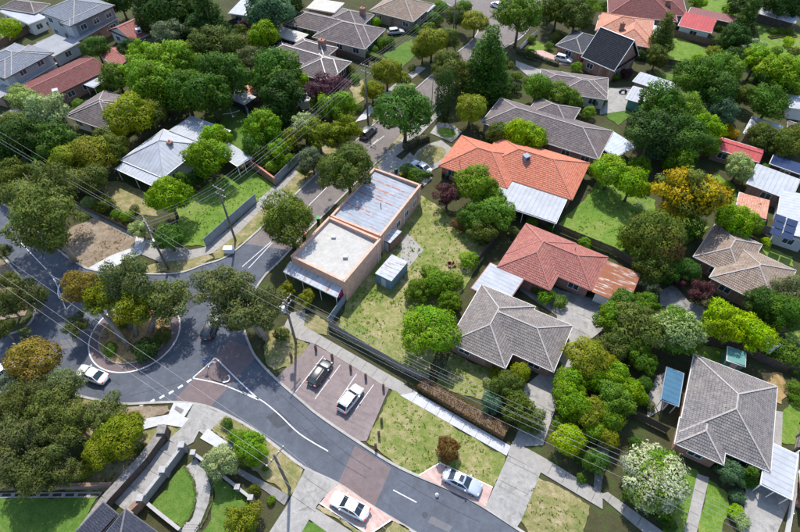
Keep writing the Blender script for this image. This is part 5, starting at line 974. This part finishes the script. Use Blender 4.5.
def hedge(label, px, wid, h, col, spray=.16):
    P = [G(x, y, 0) for x, y in px]; root = empty('hedge', P[0]); tag(root, label, 'hedge'); o = P[0]; V, Nn = [], []
    for a, b in zip(P[:-1], P[1:]):
        L = (b - a).length; d = np.array((b - a) / L); nr = np.array([-d[1], d[0], 0]); base = np.array(a - o)
        for (w_, hh, f) in ((L * wid, None, 'top'), (L * h, -1, 's'), (L * h, 1, 's'), (wid * h, None, 'e0'), (wid * h, None, 'e1')):
            n = int(w_ * 75); s, t, j = rng.random(n), rng.random(n), rng.normal(size=n) * .05
            if f == 'top': p = base + d * (s * L)[:, None] + nr * ((t - .5) * wid)[:, None] + np.array([0, 0, 1]) * (h + j)[:, None]; q = np.tile([0, 0, 1.], (n, 1))
            elif f == 's': p = base + d * (s * L)[:, None] + nr * (hh * (wid / 2 + j))[:, None] + np.array([0, 0, 1]) * (t * h)[:, None]; q = np.tile(nr * hh, (n, 1))
            else: e = 0 if f == 'e0' else L; p = base + d * (e + j)[:, None] + nr * ((s - .5) * wid)[:, None] + np.array([0, 0, 1]) * (t * h)[:, None]; q = np.tile(d * (1 if e else -1), (n, 1))
            V.append(p); Nn.append(q)
    p = np.concatenate(V); nn = np.concatenate(Nn); n = len(p); nd = nn + .6 * rng.normal(size=(n, 3)); nd /= np.linalg.norm(nd, axis=1)[:, None]
    t = rng.normal(size=(n, 3)); t -= nd * (t * nd).sum(1)[:, None]; t /= np.linalg.norm(t, axis=1)[:, None]; b = np.cross(nd, t); s = spray * (.6 + .8 * rng.random(n))[:, None]
    v = np.stack([p - t * s * .5, p - b * s * .3, p + t * s * .5, p + b * s * .3], 1).reshape(-1, 3)
    me = bpy.data.meshes.new('foliage'); me.from_pydata(v.tolist(), [], np.arange(n * 4).reshape(-1, 4).tolist()); at = me.attributes.new('tone', 'FLOAT_COLOR', 'FACE')
    c = np.ones((n, 4), np.float32); c[:, :2] = rng.random((n, 2)); at.data.foreach_set('color', c.ravel()); me.materials.append(M['leaf'])
    f = data_obj('foliage', me, root); f.color = (*COLS[col][0], 1); core = MB()
    for a, b_ in zip(P[:-1], P[1:]): core.bar(a - o + Vector((0, 0, h / 2 - .08)), b_ - o + Vector((0, 0, h / 2 - .08)), wid - .25, h - .16)
    core.build('branches', M['bark'], root)
hedge('long clipped rusty brown hedge beside the pale footpath', tp('O', (78, -25), (240, 75), (400, 165)), 1.7, 1.3, 'rust')
hedge('clipped green hedge beside the far striped lawn', tp('B', (612, 205), (690, 235), (762, 262)), 1.3, 1.2, 'green')
hedge('clipped dark hedge strip beside the orange house front garden', [(405, 150), (416, 143), (428, 139)], 1.4, 1.1, 'dark')
hedge('thin clipped green edging around the semicircular lawn', s5((485, 145), (530, 215), (552, 310), (538, 395), (500, 465), (462, 508)), .35, .35, 'deep', .1)
hedge('thin clipped green edging on the outer side of the curved path', s5((610, 175), (642, 260), (645, 350), (610, 440), (575, 505)), .35, .35, 'deep', .1)
hedge('dark hedge along the brick driveway at the far corner', tp('C', (445, 200), (520, 225), (600, 250)), 1.0, .9, 'dark')
# front garden beds of the orange house
pave([(412, 158), (418, 150), (428, 144), (441, 140), (455, 150), (447, 163), (432, 170), (420, 168)], 'path', .139, 'garden_bed'); lawn([(417, 156), (424, 148), (434, 145), (446, 151), (438, 162), (424, 164)], 'verge', .148, 4)
pave([(430, 133), (438, 122), (452, 124), (462, 132), (452, 142)], 'path', .139, 'garden_bed'); lawn([(438, 134), (440, 128), (450, 128), (456, 134), (450, 138)], 'lawn', .148, 5)

# ------------------------------------------------------------------ vehicles
CARM = {}
def car(label, px, ang_px, kind, paint, name='car', z=.01, sunroof=False, L=None, cat='car'):
    """px: centre on the ground; ang_px: photo pixel the nose points to"""
    c = G(*px, 0); q = G(*ang_px, 0); rz = math.atan2(q.y - c.y, q.x - c.x)
    root = empty(name, (c.x, c.y, z), rz); tag(root, label, cat)
    L = L or (4.75 if kind == 'sedan' else 4.25 if kind == 'hatch' else 4.6); hw = .9 if kind != 'suv' else .94; top = 1.45 if kind == 'sedan' else 1.5 if kind == 'hatch' else 1.7; belt = .92 if kind != 'suv' else 1.02
    h = L / 2
    prof = [(-h, .55, .78), (-h + .1, .74, .86), (-h + .35, belt - .02, .95), (-h + 1.0, belt + .02, 1), (-.2, belt, 1), (h * .36, belt - .02, 1), (h * .62, belt - .1, .99), (h * .86, belt - .2, .95), (h - .12, .6, .86), (h, .5, .74)]
    if kind != 'sedan': prof[1] = (-h + .06, belt - .05, .88); prof[2] = (-h + .3, belt, .97)
    bm = bmesh.new(); rings = []
    for x, zt, wf in prof:
        w_ = hw * wf; zb = .22 if abs(x) < h - .15 else .3
        sec = [(w_ * .9, zb), (w_, zb + .18), (w_, (zb + zt) / 2 + .08), (w_ * .96, zt - .07), (w_ * .84, zt), (w_ * .45, zt + .03)]
        ring_ = [bm.verts.new((x, y, zz)) for y, zz in sec] + [bm.verts.new((x, -y, zz)) for y, zz in reversed(sec)]; rings.append(ring_)
    for a, b in zip(rings[:-1], rings[1:]):
        for i in range(len(a)): j = (i + 1) % len(a); bm.faces.new((a[i], a[j], b[j], b[i]))
    bm.faces.new(rings[0]); bm.faces.new(list(reversed(rings[-1])))
    body = bm_obj('body', bm, paint, root, True); sb = body.modifiers.new('s', 'SUBSURF'); sb.levels = sb.render_levels = 2
    # greenhouse
    x0, x1 = (-h * .72, h * .42) if kind == 'sedan' else (-h * .93, h * .44)
    t0, t1 = (-h * .36, h * .1) if kind == 'sedan' else (-h * .72, h * .12)
    wb, wt = hw * .9, hw * .68; zb, zt = belt - .04, top - .05
    lo = [(x0, wb * .9), (x0 * .5 + x1 * .5, wb), (x1, wb * .88)]; hi = [(t0, wt * .96), ((t0 + t1) / 2, wt), (t1, wt * .94)]
    m = MB(); m.v = [(x, y, zb) for x, y in lo] + [(x, -y, zb) for x, y in reversed(lo)] + [(x, y, zt) for x, y in hi] + [(x, -y, zt) for x, y in reversed(hi)]
    m.f = [(i, (i + 1) % 6, 6 + (i + 1) % 6, 6 + i) for i in range(6)] + [(6, 7, 8, 9, 10, 11)]
    g = m.build('windows', M['carglass'], root)
    # roof panel and pillars
    bm = bmesh.new(); rg = []
    for x, w_, zz in ((t0 - .1, wt * .92, zt - .02), (t0 + .2, wt, zt + .04), ((t0 + t1) / 2, wt * 1.02, zt + .06), (t1 - .15, wt, zt + .04), (t1 + .08, wt * .9, zt - .01)):
        rg.append([bm.verts.new((x, y, zz + dz)) for y, dz in ((w_, -.05), (w_ * .8, .0), (w_ * .4, .025), (-w_ * .4, .025), (-w_ * .8, 0), (-w_, -.05))])
    for a, b in zip(rg[:-1], rg[1:]):
        for i in range(5): bm.faces.new((a[i], b[i], b[i + 1], a[i + 1]))
    rf = bm_obj('roof_panel', bm, paint, root, True)
    for s in (1, -1):
        pm = MB()
        for (lx, ly), (hx, hy) in zip(lo, hi): pm.bar((lx, s * (ly + .005), zb), (hx, s * (hy + .005), zt), .07, .06)
        pm.bar((t0, s * (hi[0][1] + .006), zt), (t1, s * (hi[2][1] + .006), zt), .06, .06)
        pm.build('pillars', paint, root)
    if sunroof: MB().box((t0 + t1) / 2 - .05, t1 - .12, -.36, .36, zt + .075, zt + .1).build('sunroof', M['carglass'], root)
    # wheels, lamps, mirrors
    key = 'wheel'
    if key not in CARM:
        t = MB().tube([(0, -.1, 0), (0, -.09, 0), (0, .09, 0), (0, .1, 0)], [.29, .33, .33, .29], 20); a = bpy.data.meshes.new('wheel'); a.from_pydata(t.v, [], t.f); a.materials.append(M['black'])
        t = MB().tube([(0, -.105, 0), (0, .105, 0)], .2, 14); b = bpy.data.meshes.new('rim'); b.from_pydata(t.v, [], t.f); b.materials.append(M['chrome']); CARM[key] = (a, b)
    for x in (-h * .6, h * .62):
        for s in (1, -1):
            wv = data_obj('wheel', CARM[key][0], root); wv.location = (x, s * (hw - .09), .33); data_obj('rim', CARM[key][1], wv)
    for s in (1, -1):
        MB().box(h - .24, h - .1, s * .56 - .13, s * .56 + .13, .55, .66).build('headlight', M['lamp'], root); MB().box(-h - .01, -h + .12, s * .64 - .14, s * .64 + .14, .72, .86).build('taillight', M['redlamp'], root)
        MB().box(x1 - .35, x1 - .2, s * (hw + .04) - .09, s * (hw + .04) + .09, belt - .02, belt + .12).build('wing_mirror', paint, root)
    MB().box(h - .02, h + .005, -.22, .22, .36, .46).build('number_plate', M['white'], root); MB().box(-h - .01, -h + .02, -.2, .2, .52, .62).build('number_plate', M['white'], root)
    return root
PW, PB, PS, PL, PD = mat_paint('white car paint', (.72, .72, .72)), mat_paint('black car paint', (.012, .013, .016)), mat_paint('silver car paint', (.5, .51, .53), .3), mat_paint('light blue silver paint', (.46, .51, .6), .3), mat_paint('dark grey car paint', (.05, .055, .06))
s7 = lambda *p: [(290 + a / 7.6, 350 + b / 7.6) for a, b in p]
car('black hatchback nose in at the first marked parking bay', s7((232, 190))[0], s7((320, 70))[0], 'hatch', PB, z=.11)
car('silver white hatchback in the parking bay nearest the verge', s7((462, 385))[0], s7((545, 275))[0], 'hatch', PS, z=.11)
car('white sedan parked on the brick pad at the bottom edge', (350, 507.5), (331, 497.5), 'sedan', PW, z=.145)
car('light blue silver sedan with dark sunroof on brick pad', (461.5, 483.5), (481, 493), 'sedan', PL, z=.145, sunroof=True)
car('white sedan driving around the roundabout', (94, 376.5), (80, 371), 'sedan', PW)
car('dark wagon with pale roof parked up the far street', (368.5, 134.5), (376, 127.5), 'suv', PD)
car('white sedan parked in the orange house driveway', (421, 170), (411, 164), 'sedan', PW, z=.14)
car('dark car half hidden under the corner gum tree', (211.5, 329), (216, 318), 'hatch', PD)
car('white car cut off by the left edge of the photo', (1, 376), (-12, 384), 'sedan', PW, z=.01)
car('silver car beside the mauve tiled house at the top', (396, 34), (406, 33), 'hatch', PS, z=.1)
car('white utility parked by the small grey hip roof', (563, 61.5), (571, 63.5), 'hatch', PW, z=.12)
car('white car parked at the top edge street', (498, 8), (508, 12), 'sedan', PW, z=.02)
# motorbike by the pair of sheds
mb = empty('motorbike', G(622.5, 93.5, 0), 0); tag(mb, 'small dark motorbike parked left of the white sheds', 'motorbike'); mb.location.z = .12
for x in (-.62, .62): MB().tube([(x, -.06, .31), (x, .06, .31)], .31, 16).build('wheel', M['black'], mb)
MB().bar((-.5, 0, .62), (.45, 0, .78), .26, .3).build('body', M['dark'], mb); MB().bar((-.65, 0, .8), (.05, 0, .82), .24, .1).build('seat', M['black'], mb); MB().bar((.42, -.36, 1.02), (.42, .36, 1.02), .04, .04).build('handlebar', M['chrome'], mb); MB().bar((.62, 0, .3), (.42, 0, 1.02), .08, .08).build('fork', M['chrome'], mb)

# ------------------------------------------------------------------ bollards, poles, wires, small things
bl = tp('J', (348, 372), (441, 343), (503, 375), (573, 417), (630, 450), (697, 490)) + tp('N', (690, 115), (680, 166), (668, 213))
names = ['brown timber bollard on the grass corner before the parking bays', 'brown timber bollard at the top left of the parking bays', 'brown timber bollard in front of the black hatchback', 'brown timber bollard between the two parked hatchbacks', 'brown timber bollard in front of the silver hatchback', 'brown timber bollard at the right end of the parking bays',
         'dark bollard on the verge, uppermost of three beside the parking area', 'dark bollard on the verge, middle of three beside the parking area', 'dark bollard on the verge, lowest of three beside the parking area']
for p, nm in zip(bl, names):
    q = G(*p, .1); r0 = empty('bollard', q); tag(r0, nm, 'bollard', 'timber bollards'); MB().box(-.13, .13, -.13, .13, -.1, .86).build('post', M['browntimber'], r0); r0.scale = (1.2, 1.2, 1.25); m = MB(); m.v = [(-.13, -.13, .862), (.13, -.13, .862), (.13, .13, .862), (-.13, .13, .862), (0, 0, 1.0)]; m.f = [(0, 1, 4), (1, 2, 4), (2, 3, 4), (3, 0, 4), (3, 2, 1, 0)]; m.build('cap', M['darktimber'], r0)
POLE = {}
def pole(key, label, base, h, arm_dir, arms=((0.25, 2.3),), lamp=None, transformer=False):
    b = G(*base, .1); q = G(*arm_dir, .1); rz = math.atan2(q.y - b.y, q.x - b.x)
    root = empty('power_pole', (b.x, b.y, 0), rz); tag(root, label, 'power pole'); MB().tube([(0, 0, -.2), (0, 0, h * .5), (0, 0, h)], [.19, .165, .13], 12).build('post', M['pole'], root, True)
    ends = []
    for dz, L in arms:
        a = MB().bar((.15, -L / 2, h - dz), (.15, L / 2, h - dz), .11, .13).build('crossarm', M['pole'], root)
        MB().bar((.12, -L * .28, h - dz), (0.1, 0, h - dz - .6), .04, .04).bar((.12, L * .28, h - dz), (.1, 0, h - dz - .6), .04, .04).build('brace', M['chrome'], root)
        row = []
        for t in (-.46, -.2, .2, .46):
            MB().tube([(.15, t * L, h - dz + .06), (.15, t * L, h - dz + .12), (.15, t * L, h - dz + .2), (.15, t * L, h - dz + .25)], [.045, .075, .075, .03], 10).build('insulator', M['white'], root)
            row.append(root.matrix_basis @ Vector((.15, t * L, h - dz + .25)))
        ends.append(row)
    if transformer: MB().tube([(-.45, 0, h - 2.9), (-.45, 0, h - 2.85), (-.45, 0, h - 1.9), (-.45, 0, h - 1.85)], [.28, .32, .32, .26], 16).build('transformer', M['grey'], root); MB().bar((-.45, 0, h - 2.4), (0, 0, h - 2.4), .1, .12).build('bracket', M['chrome'], root)
    if lamp:
        lx, ly = lamp; MB().tube([(0, 0, h - 2.2), (lx * .5, ly * .5, h - 1.75), (lx, ly, h - 1.7)], .035, 8).build('lamp_arm', M['chrome'], root); MB().bar((lx, ly, h - 1.72), (lx * 1.25, ly * 1.25, h - 1.75), .2, .1).build('lamp_head', M['white'], root)
    POLE[key] = ends; return root
def mtx(o): return Matrix.Translation(o.location) @ Matrix.Rotation(o.rotation_euler.z, 4, 'Z')
Q1, Q2, Q3, Q4, Q5 = (168.4, 269), (235.5, 240.5), (368, 121), (296, 343), (289.5, 488)
bpy.context.view_layer.update()
pole('1', 'grey timber power pole with two crossarms on the corner above the roundabout', Q1, 10.6, Q2, ((.2, 2.6), (1.3, 2.2)), lamp=(0, -2.2))
pole('2', 'leaning grey power pole beside the blue grey street fence', Q2, 11.4, Q3, ((.2, 2.3), (1.5, 2.0)))
pole('3', 'tall power pole behind the far parked dark wagon', Q3, 12.3, (440, 60), ((.2, 2.2), (1.5, 2.4)))
pole('4', 'power pole with transformer on the corner beside the parking bays', Q4, 10.2, (600, 494), ((.2, 2.4), (1.3, 2.0)), transformer=True)
pole('5', 'power pole with single crossarm beside the bright green bottom shrub', Q5, 10.3, (360, 545), ((.25, 2.6),))
pole('6', 'power pole at the far street corner among the olive trees', (452.5, 42), 11, (500, 10), ((.2, 2.2),))
tag(MB().tube([G(*tp('C', (120, 410))[0], 0), G(*tp('C', (120, 410))[0], 0) + Vector((0, 0, 6.5))], [.08, .05]).build('lamp_post', M['pole']), 'slender grey lamp post at the far street kerb', 'lamp post')
virt = lambda px, z, n=4, d=.5, dirn=(0, 1): [G(*px, z) + Vector((dirn[0] * (i - 1.5) * d, dirn[1] * (i - 1.5) * d, 0)) for i in range(n)]
def wires(a, b, label, sag=.5, idx=range(4), rad=.011):
    for i in idx:
        p, q = a[i], b[i]; pts = [p.lerp(q, t / 12) - Vector((0, 0, sag * 4 * (t / 12) * (1 - t / 12))) for t in range(13)]
        m = MB().tube([x - p for x in pts], rad, 5); o = m.build('power_line', M['wire']); o.location = p
        o['label'] = ['outer left ', 'inner left ', 'inner right ', 'outer right '][i] + label; o['category'] = 'cable'; o['group'] = 'overhead power lines'
wires(POLE['1'][0], POLE['2'][0], 'overhead cable between the corner pole and the street fence pole'); wires(POLE['2'][0], POLE['3'][0], 'overhead cable between the street fence pole and the far street pole', .8)
wires(POLE['1'][1], POLE['2'][1], 'lower overhead cable from the corner pole to the street fence pole', .5, (0, 3)); wires(POLE['2'][1], POLE['3'][1], 'lower overhead cable from the street fence pole up the street', .8, (0, 3))
wires(virt((-60, 100), 10.2, d=.8), POLE['1'][0], 'overhead cable from the left edge to the corner pole', .7, (0, 1, 3)); wires(POLE['1'][1], [p for p in POLE['4'][1]], 'overhead cable across the road between the two corner poles', .6, (0, 2))
wires(POLE['4'][0], virt((620, 458), 10.2, d=.55, dirn=(.3, 1)), 'overhead cable from the transformer pole along the hedge to the right', .7); wires(POLE['4'][1], virt((622, 470), 9.2, d=.5, dirn=(.3, 1)), 'lower overhead cable from the transformer pole along the hedge', .7, (0, 3))
wires(virt((620, 458), 10.2, d=.55, dirn=(.3, 1)), virt((960, 628), 10.2, d=.55, dirn=(.3, 1)), 'overhead cable crossing the bottom right front gardens', .7); wires(virt((622, 470), 9.2, d=.5, dirn=(.3, 1)), virt((962, 640), 9.2, d=.5, dirn=(.3, 1)), 'lower overhead cable crossing the bottom right front gardens', .7, (0, 3))
wires(virt((-70, 220), 10, d=1.0, dirn=(.4, 1)), POLE['5'][0], 'overhead cable from the left edge across the roundabout to the bottom pole', .8, (0, 1, 3)); wires(POLE['5'][0], virt((440, 590), 10, d=.8, dirn=(.4, 1)), 'overhead cable from the bottom pole out of the bottom edge', .5, (0, 1, 3))
wires(POLE['3'][0], POLE['6'][0], 'overhead cable between the two far street poles', .6)
def bin_(label, px, lid):
    r0 = empty('wheelie_bin', G(*px, .12), random.random()); tag(r0, label, 'bin'); m = MB(); m.v = [(-.2, -.25, 0), (.2, -.25, 0), (.2, .25, 0), (-.2, .25, 0), (-.28, -.34, 1), (.28, -.34, 1), (.28, .34, 1), (-.28, .34, 1)]; m.f = [(3, 2, 1, 0), (4, 5, 6, 7), (0, 1, 5, 4), (1, 2, 6, 5), (2, 3, 7, 6), (3, 0, 4, 7)]; m.build('body', M['dark'], r0); MB().box(-.3, .3, -.36, .38, 1.002, 1.07).build('lid', lid, r0)
    for s in (-1, 1): MB().tube([(s * .2 - .03, .3, .1), (s * .2 + .03, .3, .1)], .1, 10).build('wheel', M['black'], r0)
red, grn, yel = mat_plain('red lid', (.45, .03, .03)), mat_plain('green lid', (.03, .25, .06)), mat_plain('yellow lid', (.6, .42, .02))
bin_('red lidded wheelie bin beside the orange house driveway', (443, 176.5), red); bin_('green lidded wheelie bin beside the orange house driveway', (446.5, 178.5), grn); bin_('yellow lidded wheelie bin at the far end of the shop', (401, 178), yel); bin_('red lidded wheelie bin at the shop kerb side', (304.5, 237.5), red); bin_('green lidded wheelie bin at the shop kerb side', (318.5, 222), grn); bin_('green lidded wheelie bin behind the shop far corner', (396, 173), grn)
def clothesline(label, px):
    r0 = empty('clothes_line', G(*px, .1), .4); tag(r0, label, 'clothes line'); MB().tube([(0, 0, 0), (0, 0, 2)], .04).build('post', M['chrome'], r0)
    m = MB()
    for a in range(4): m.bar((0, 0, 1.9), (1.7 * math.cos(a * math.pi / 2), 1.7 * math.sin(a * math.pi / 2), 2.05), .05, .05)
    m.build('arms', M['white'], r0)
    m = MB()
    for r_ in (.6, 1.1, 1.65):
        for a in range(4): m.bar((r_ * math.cos(a * math.pi / 2), r_ * math.sin(a * math.pi / 2), 1.98), (r_ * math.cos((a + 1) * math.pi / 2), r_ * math.sin((a + 1) * math.pi / 2), 1.98), .015, .015)
    m.build('lines', M['wire'], r0)
clothesline('rotary clothes line on the lawn behind the orange house', tp('H', (142, 312))[0]); clothesline('rotary clothes line on the round backyard lawn behind the zinc cottage', tp('B', (128, 460))[0])
# roof fittings: evaporative coolers and dishes as parts
def cooler(px, z, label, col):
    p = G(*px, z); r0 = empty('roof_cooler', (p.x, p.y, z - .75), .5); tag(r0, label, 'cooler'); MB().box(-.5, .5, -.5, .5, .1, .95).build('housing', col, r0); MB().box(-.55, .55, -.55, .55, .952, 1.02).build('lid', col, r0)
    for a, b, c_, d in ((-.35, .35, -.53, -.502), (-.35, .35, .502, .53)): MB().box(a, b, c_, d, .25, .8).build('louvre', M['dark'], r0)
cooler((526.5, 156.5), 5.2, 'grey blue evaporative cooler on the orange tiled roof', M['steelfence']); cooler(tA(210, 345), 4.1, 'grey evaporative cooler on the long maroon roof', M['grey']); cooler(tA(525, 112), 4.4, 'white evaporative cooler on the brown red gable roof', M['white'])
tag(MB().box(-.8, .8, -.45, .45, 0, .9).build('utility_box', M['white']), 'white utility box on the verge beside the left kerb', 'utility box').location = G(229.5, 251.5, .12)
tag(MB().tube([(0, 0, 0), (0, 0, .35), (0, 0, .62)], [.22, .2, .03], 12).build('traffic_cone', M['white']), 'small white cone lying near the kerb by the light blue car', 'cone').location = G(436.8, 495.5, .01)
sg = empty('road_sign', G(208, 367, .14)); tag(sg, 'small blue keep left sign on the traffic island', 'sign'); MB().tube([(0, 0, 0), (0, 0, 1.9)], .03).build('post', M['chrome'], sg); MB().tube([(0, -.06, 1.7), (0, -.035, 1.7)], .28, 20).build('disc', mat_plain('blue sign', (.03, .12, .45)), sg)
ch1 = mat_plain('red plastic', (.2, .02, .03))
for i, px in enumerate(((449.3, 266.3), (454.3, 265.5))):
    r0 = empty('garden_chair', G(*px, .1), i); tag(r0, ['left', 'right'][i] + ' one of the two dark red chairs on the vacant lot', 'chair', 'red garden chairs'); MB().box(-.25, .25, -.25, .25, .4, .45).build('seat', ch1, r0); MB().box(-.25, .25, .22, .27, .455, .9).build('backrest', ch1, r0)
    for sx in (-.2, .2):
        for sy in (-.2, .2): MB().box(sx - .025, sx + .025, sy - .025, sy + .025, 0, .398).build('leg', ch1, r0)

# trampoline, loose weeds
tr = empty('trampoline', G(653, 157, .1)); tag(tr, 'dark blue round trampoline under the trees right of the long grey roof', 'trampoline')
MB().tube([(0, 0, .8), (0, 0, .84)], 1.9, 28).build('mat', M['dark'], tr); m = MB(); m.tube([(1.9 * math.cos(k * .2244), 1.9 * math.sin(k * .2244), .87) for k in range(29)], .12, 6, False); m.build('rim', mat_plain('blue pad', (.03, .06, .2)), tr)
for k in range(6): MB().tube([(1.8 * math.cos(k * 1.047), 1.8 * math.sin(k * 1.047), 0), (1.8 * math.cos(k * 1.047), 1.8 * math.sin(k * 1.047), .8)], .03, 6).build('leg', M['chrome'], tr)
from mathutils.geometry import intersect_point_tri_2d
def tufts(label, polys, dens, size, cols):
    V, F, C = [], [], []; rr = random.Random(5)
    for px in polys:
        P = [G(x, y, .1) for x, y in px]; x0, x1 = min(p.x for p in P), max(p.x for p in P); y0, y1 = min(p.y for p in P), max(p.y for p in P)
        def ins(x, y):
            c = False
            for a, b in zip(P, P[1:] + P[:1]):
                if (a.y > y) != (b.y > y) and x < (b.x - a.x) * (y - a.y) / (b.y - a.y) + a.x: c = not c
            return c
        for _ in range(int((x1 - x0) * (y1 - y0) * dens)):
            x, y = rr.uniform(x0, x1), rr.uniform(y0, y1)
            if not ins(x, y): continue
            if math.sin(x * .9 + 1.3 * math.sin(y * .7)) + math.sin(y * 1.1 + x * .4) < rr.uniform(-1.6, 1.2): continue
            for _k in range(4):
                a = rr.random() * 6.28; s = size * rr.uniform(.5, 1.3); t = rr.uniform(.2, .9); k = len(V); ca, sa = math.cos(a), math.sin(a)
                V += [(x, y, .1), (x + ca * s * .5 - sa * s * .25, y + sa * s * .5 + ca * s * .25, .12 + t * s * .5), (x + ca * s, y + sa * s, .12 + t * s * .6), (x + ca * s * .5 + sa * s * .25, y + sa * s * .5 - ca * s * .25, .12 + t * s * .5)]
                F.append((k, k + 1, k + 2, k + 3)); C.append((rr.random(), rr.random(), 1, 1))
    me = bpy.data.meshes.new('weeds'); me.from_pydata(V, [], F); at = me.attributes.new('tone', 'FLOAT_COLOR', 'FACE'); at.data.foreach_set('color', np.array(C, np.float32).ravel()); me.materials.append(M['leaf'])
    o = data_obj('weeds', me); o.color = (*cols, 1); o['kind'] = 'stuff'; o['label'] = label; o['category'] = 'grass'
tufts('low tufts of weeds and grass scattered over lots and verges', [[(411, 190), (436, 205), (470, 232), (478, 260), (450, 310), (420, 372), (398, 362), (338, 327), (352, 292), (385, 262)], [(392, 389), (403, 397), (504, 457), (491, 485), (439, 461), (419, 474), (401, 465), (369, 442)],
   tp('O', (524, 322), (722, 435), (692, 540), (490, 540), (462, 490)), [(598, 180), (650, 200), (655, 240), (640, 262), (600, 248), (575, 234), (590, 197)], [(180, 212), (215, 180), (250, 170), (272, 187), (210, 242), (186, 243)], tp('K', (195, 360), (300, 405), (420, 445), (500, 510), (330, 530), (150, 470))], 3.2, .2, (.13, .2, .03))
tufts('dry straw tufts scattered on the bare verges', [[(55, 242), (75, 228), (100, 218), (132, 237), (110, 258), (88, 265)], [(118, 345), (100, 330), (118, 318), (150, 318), (162, 330), (150, 345)], tp('J', (250, 330), (270, 275), (320, 255), (405, 320), (350, 395), (285, 410)), tp('M', (120, 330), (260, 320), (440, 210), (580, 190), (440, 360))], 3.2, .22, (.24, .17, .06))

# raised vegetable beds in the top right garden, purple creeper by the black gable
for i, (x, y) in enumerate(((655, 118), (690, 128), (725, 140), (660, 142))):
    q = G(*tp('D', (x, y))[0], .1); r0 = empty('raised_bed', q, .3); tag(r0, ['leftmost upper', 'second', 'rightmost', 'lower left'][i] + ' timber vegetable bed on the top right lawn', 'garden bed', 'raised vegetable beds')
    m = MB().box(-1.4, 1.4, -.6, -.54, 0, .35).box(-1.4, 1.4, .54, .6, 0, .35).box(-1.4, -1.34, -.54, .54, 0, .35).box(1.34, 1.4, -.54, .54, 0, .35); m.build('timber_edge', M['browntimber'], r0); MB().box(-1.34, 1.34, -.54, .54, 0, .28).build('soil', M['mulch'], r0)
    for k in range(4): c = data_obj('plant', CR['shrub'][k % 3], r0); c.location = (-1 + k * .66, 0, .4); c.scale = (.34, .4, .3); c.color = (*COLS['green'][0], 1)
trees('D', (100, 280, 50, 'shrub', 'purple'), (60, 292, 35, 'shrub', 'green'))

# doors on the small sheds near the shop
for o in list(COL.objects):
    if o.parent is None and o.name.split('.')[0] in ('garden_shed', 'outhouse'):
        wl_ = [c for c in o.children if c.name.startswith('wall')][0]; xs = [v.co.x for v in wl_.data.vertices]; ys = [v.co.y for v in wl_.data.vertices]
        x0, x1, y0, y1 = min(xs), max(xs), min(ys), max(ys); ca, sa = math.cos(o.rotation_euler.z), math.sin(o.rotation_euler.z); best = max(((x0, 0, -1, 0), (x1, 0, 1, 0), (0, y0, 0, -1), (0, y1, 0, 1)), key=lambda q: -(q[2] * sa + q[3] * ca))
        cx_, cy_ = (best[0], (y0 + y1) / 2) if best[2] else ((x0 + x1) / 2, best[1]); d = MB().box(-.4, .4, -.03, .02, .05, 1.9).build('door', M['grey'], o); d.location = (cx_, cy_, 0); d.rotation_euler = (0, 0, math.atan2(best[3], best[2]) + math.pi / 2)

# word each tree's label from its look and the nearest building, then rank look-alikes left to right
def label_trees():
    LM = LAND + [('the roundabout', 134, 330), ('the parking bays', 335, 385), ('the light blue parked car', 462, 481), ('the semicircular lawn', 172, 490), ('the white parked car', 348, 505)]
    groups = {}
    for row in TREES:
        root, px, py, cw, form, cat, lab = row
        if lab: tag(root, lab, cat, 'street and garden trees'); continue
        ph, lx, ly = min(LM, key=lambda l: math.hypot(px - l[1], (py - l[2]) * 1.2))
        dx, dy = px - lx, py - ly
        rel = ('left of' if dx < 0 else 'right of') if abs(dx) > abs(dy) else ('behind' if dy < 0 else 'in front of')
        groups.setdefault((cw, form, rel, ph, cat), []).append((px, py, root))
    ordw = ['leftmost', 'second', 'third', 'fourth', 'fifth', 'sixth', 'seventh', 'eighth', 'ninth']
    num = ['', 'one', 'two', 'three', 'four', 'five', 'six', 'seven', 'eight', 'nine']
    for (cw, form, rel, ph, cat), rows in groups.items():
        rows.sort(key=lambda r: r[0])
        for i, (_, _, root) in enumerate(rows):
            n = len(rows); s = f'{cw} {form} {rel} {ph}'
            if n == 2: s += ', ' + ('left one' if i == 0 else 'right one')
            elif n > 2: s += ', ' + ('leftmost' if i == 0 else 'rightmost' if i == n - 1 else ordw[i] + ' from left')
            if len(s.split()) > 16: s = s.replace(' the ', ' ')
            tag(root, s, cat, 'garden shrubs' if cat == 'shrub' else 'street and garden trees')
label_trees()
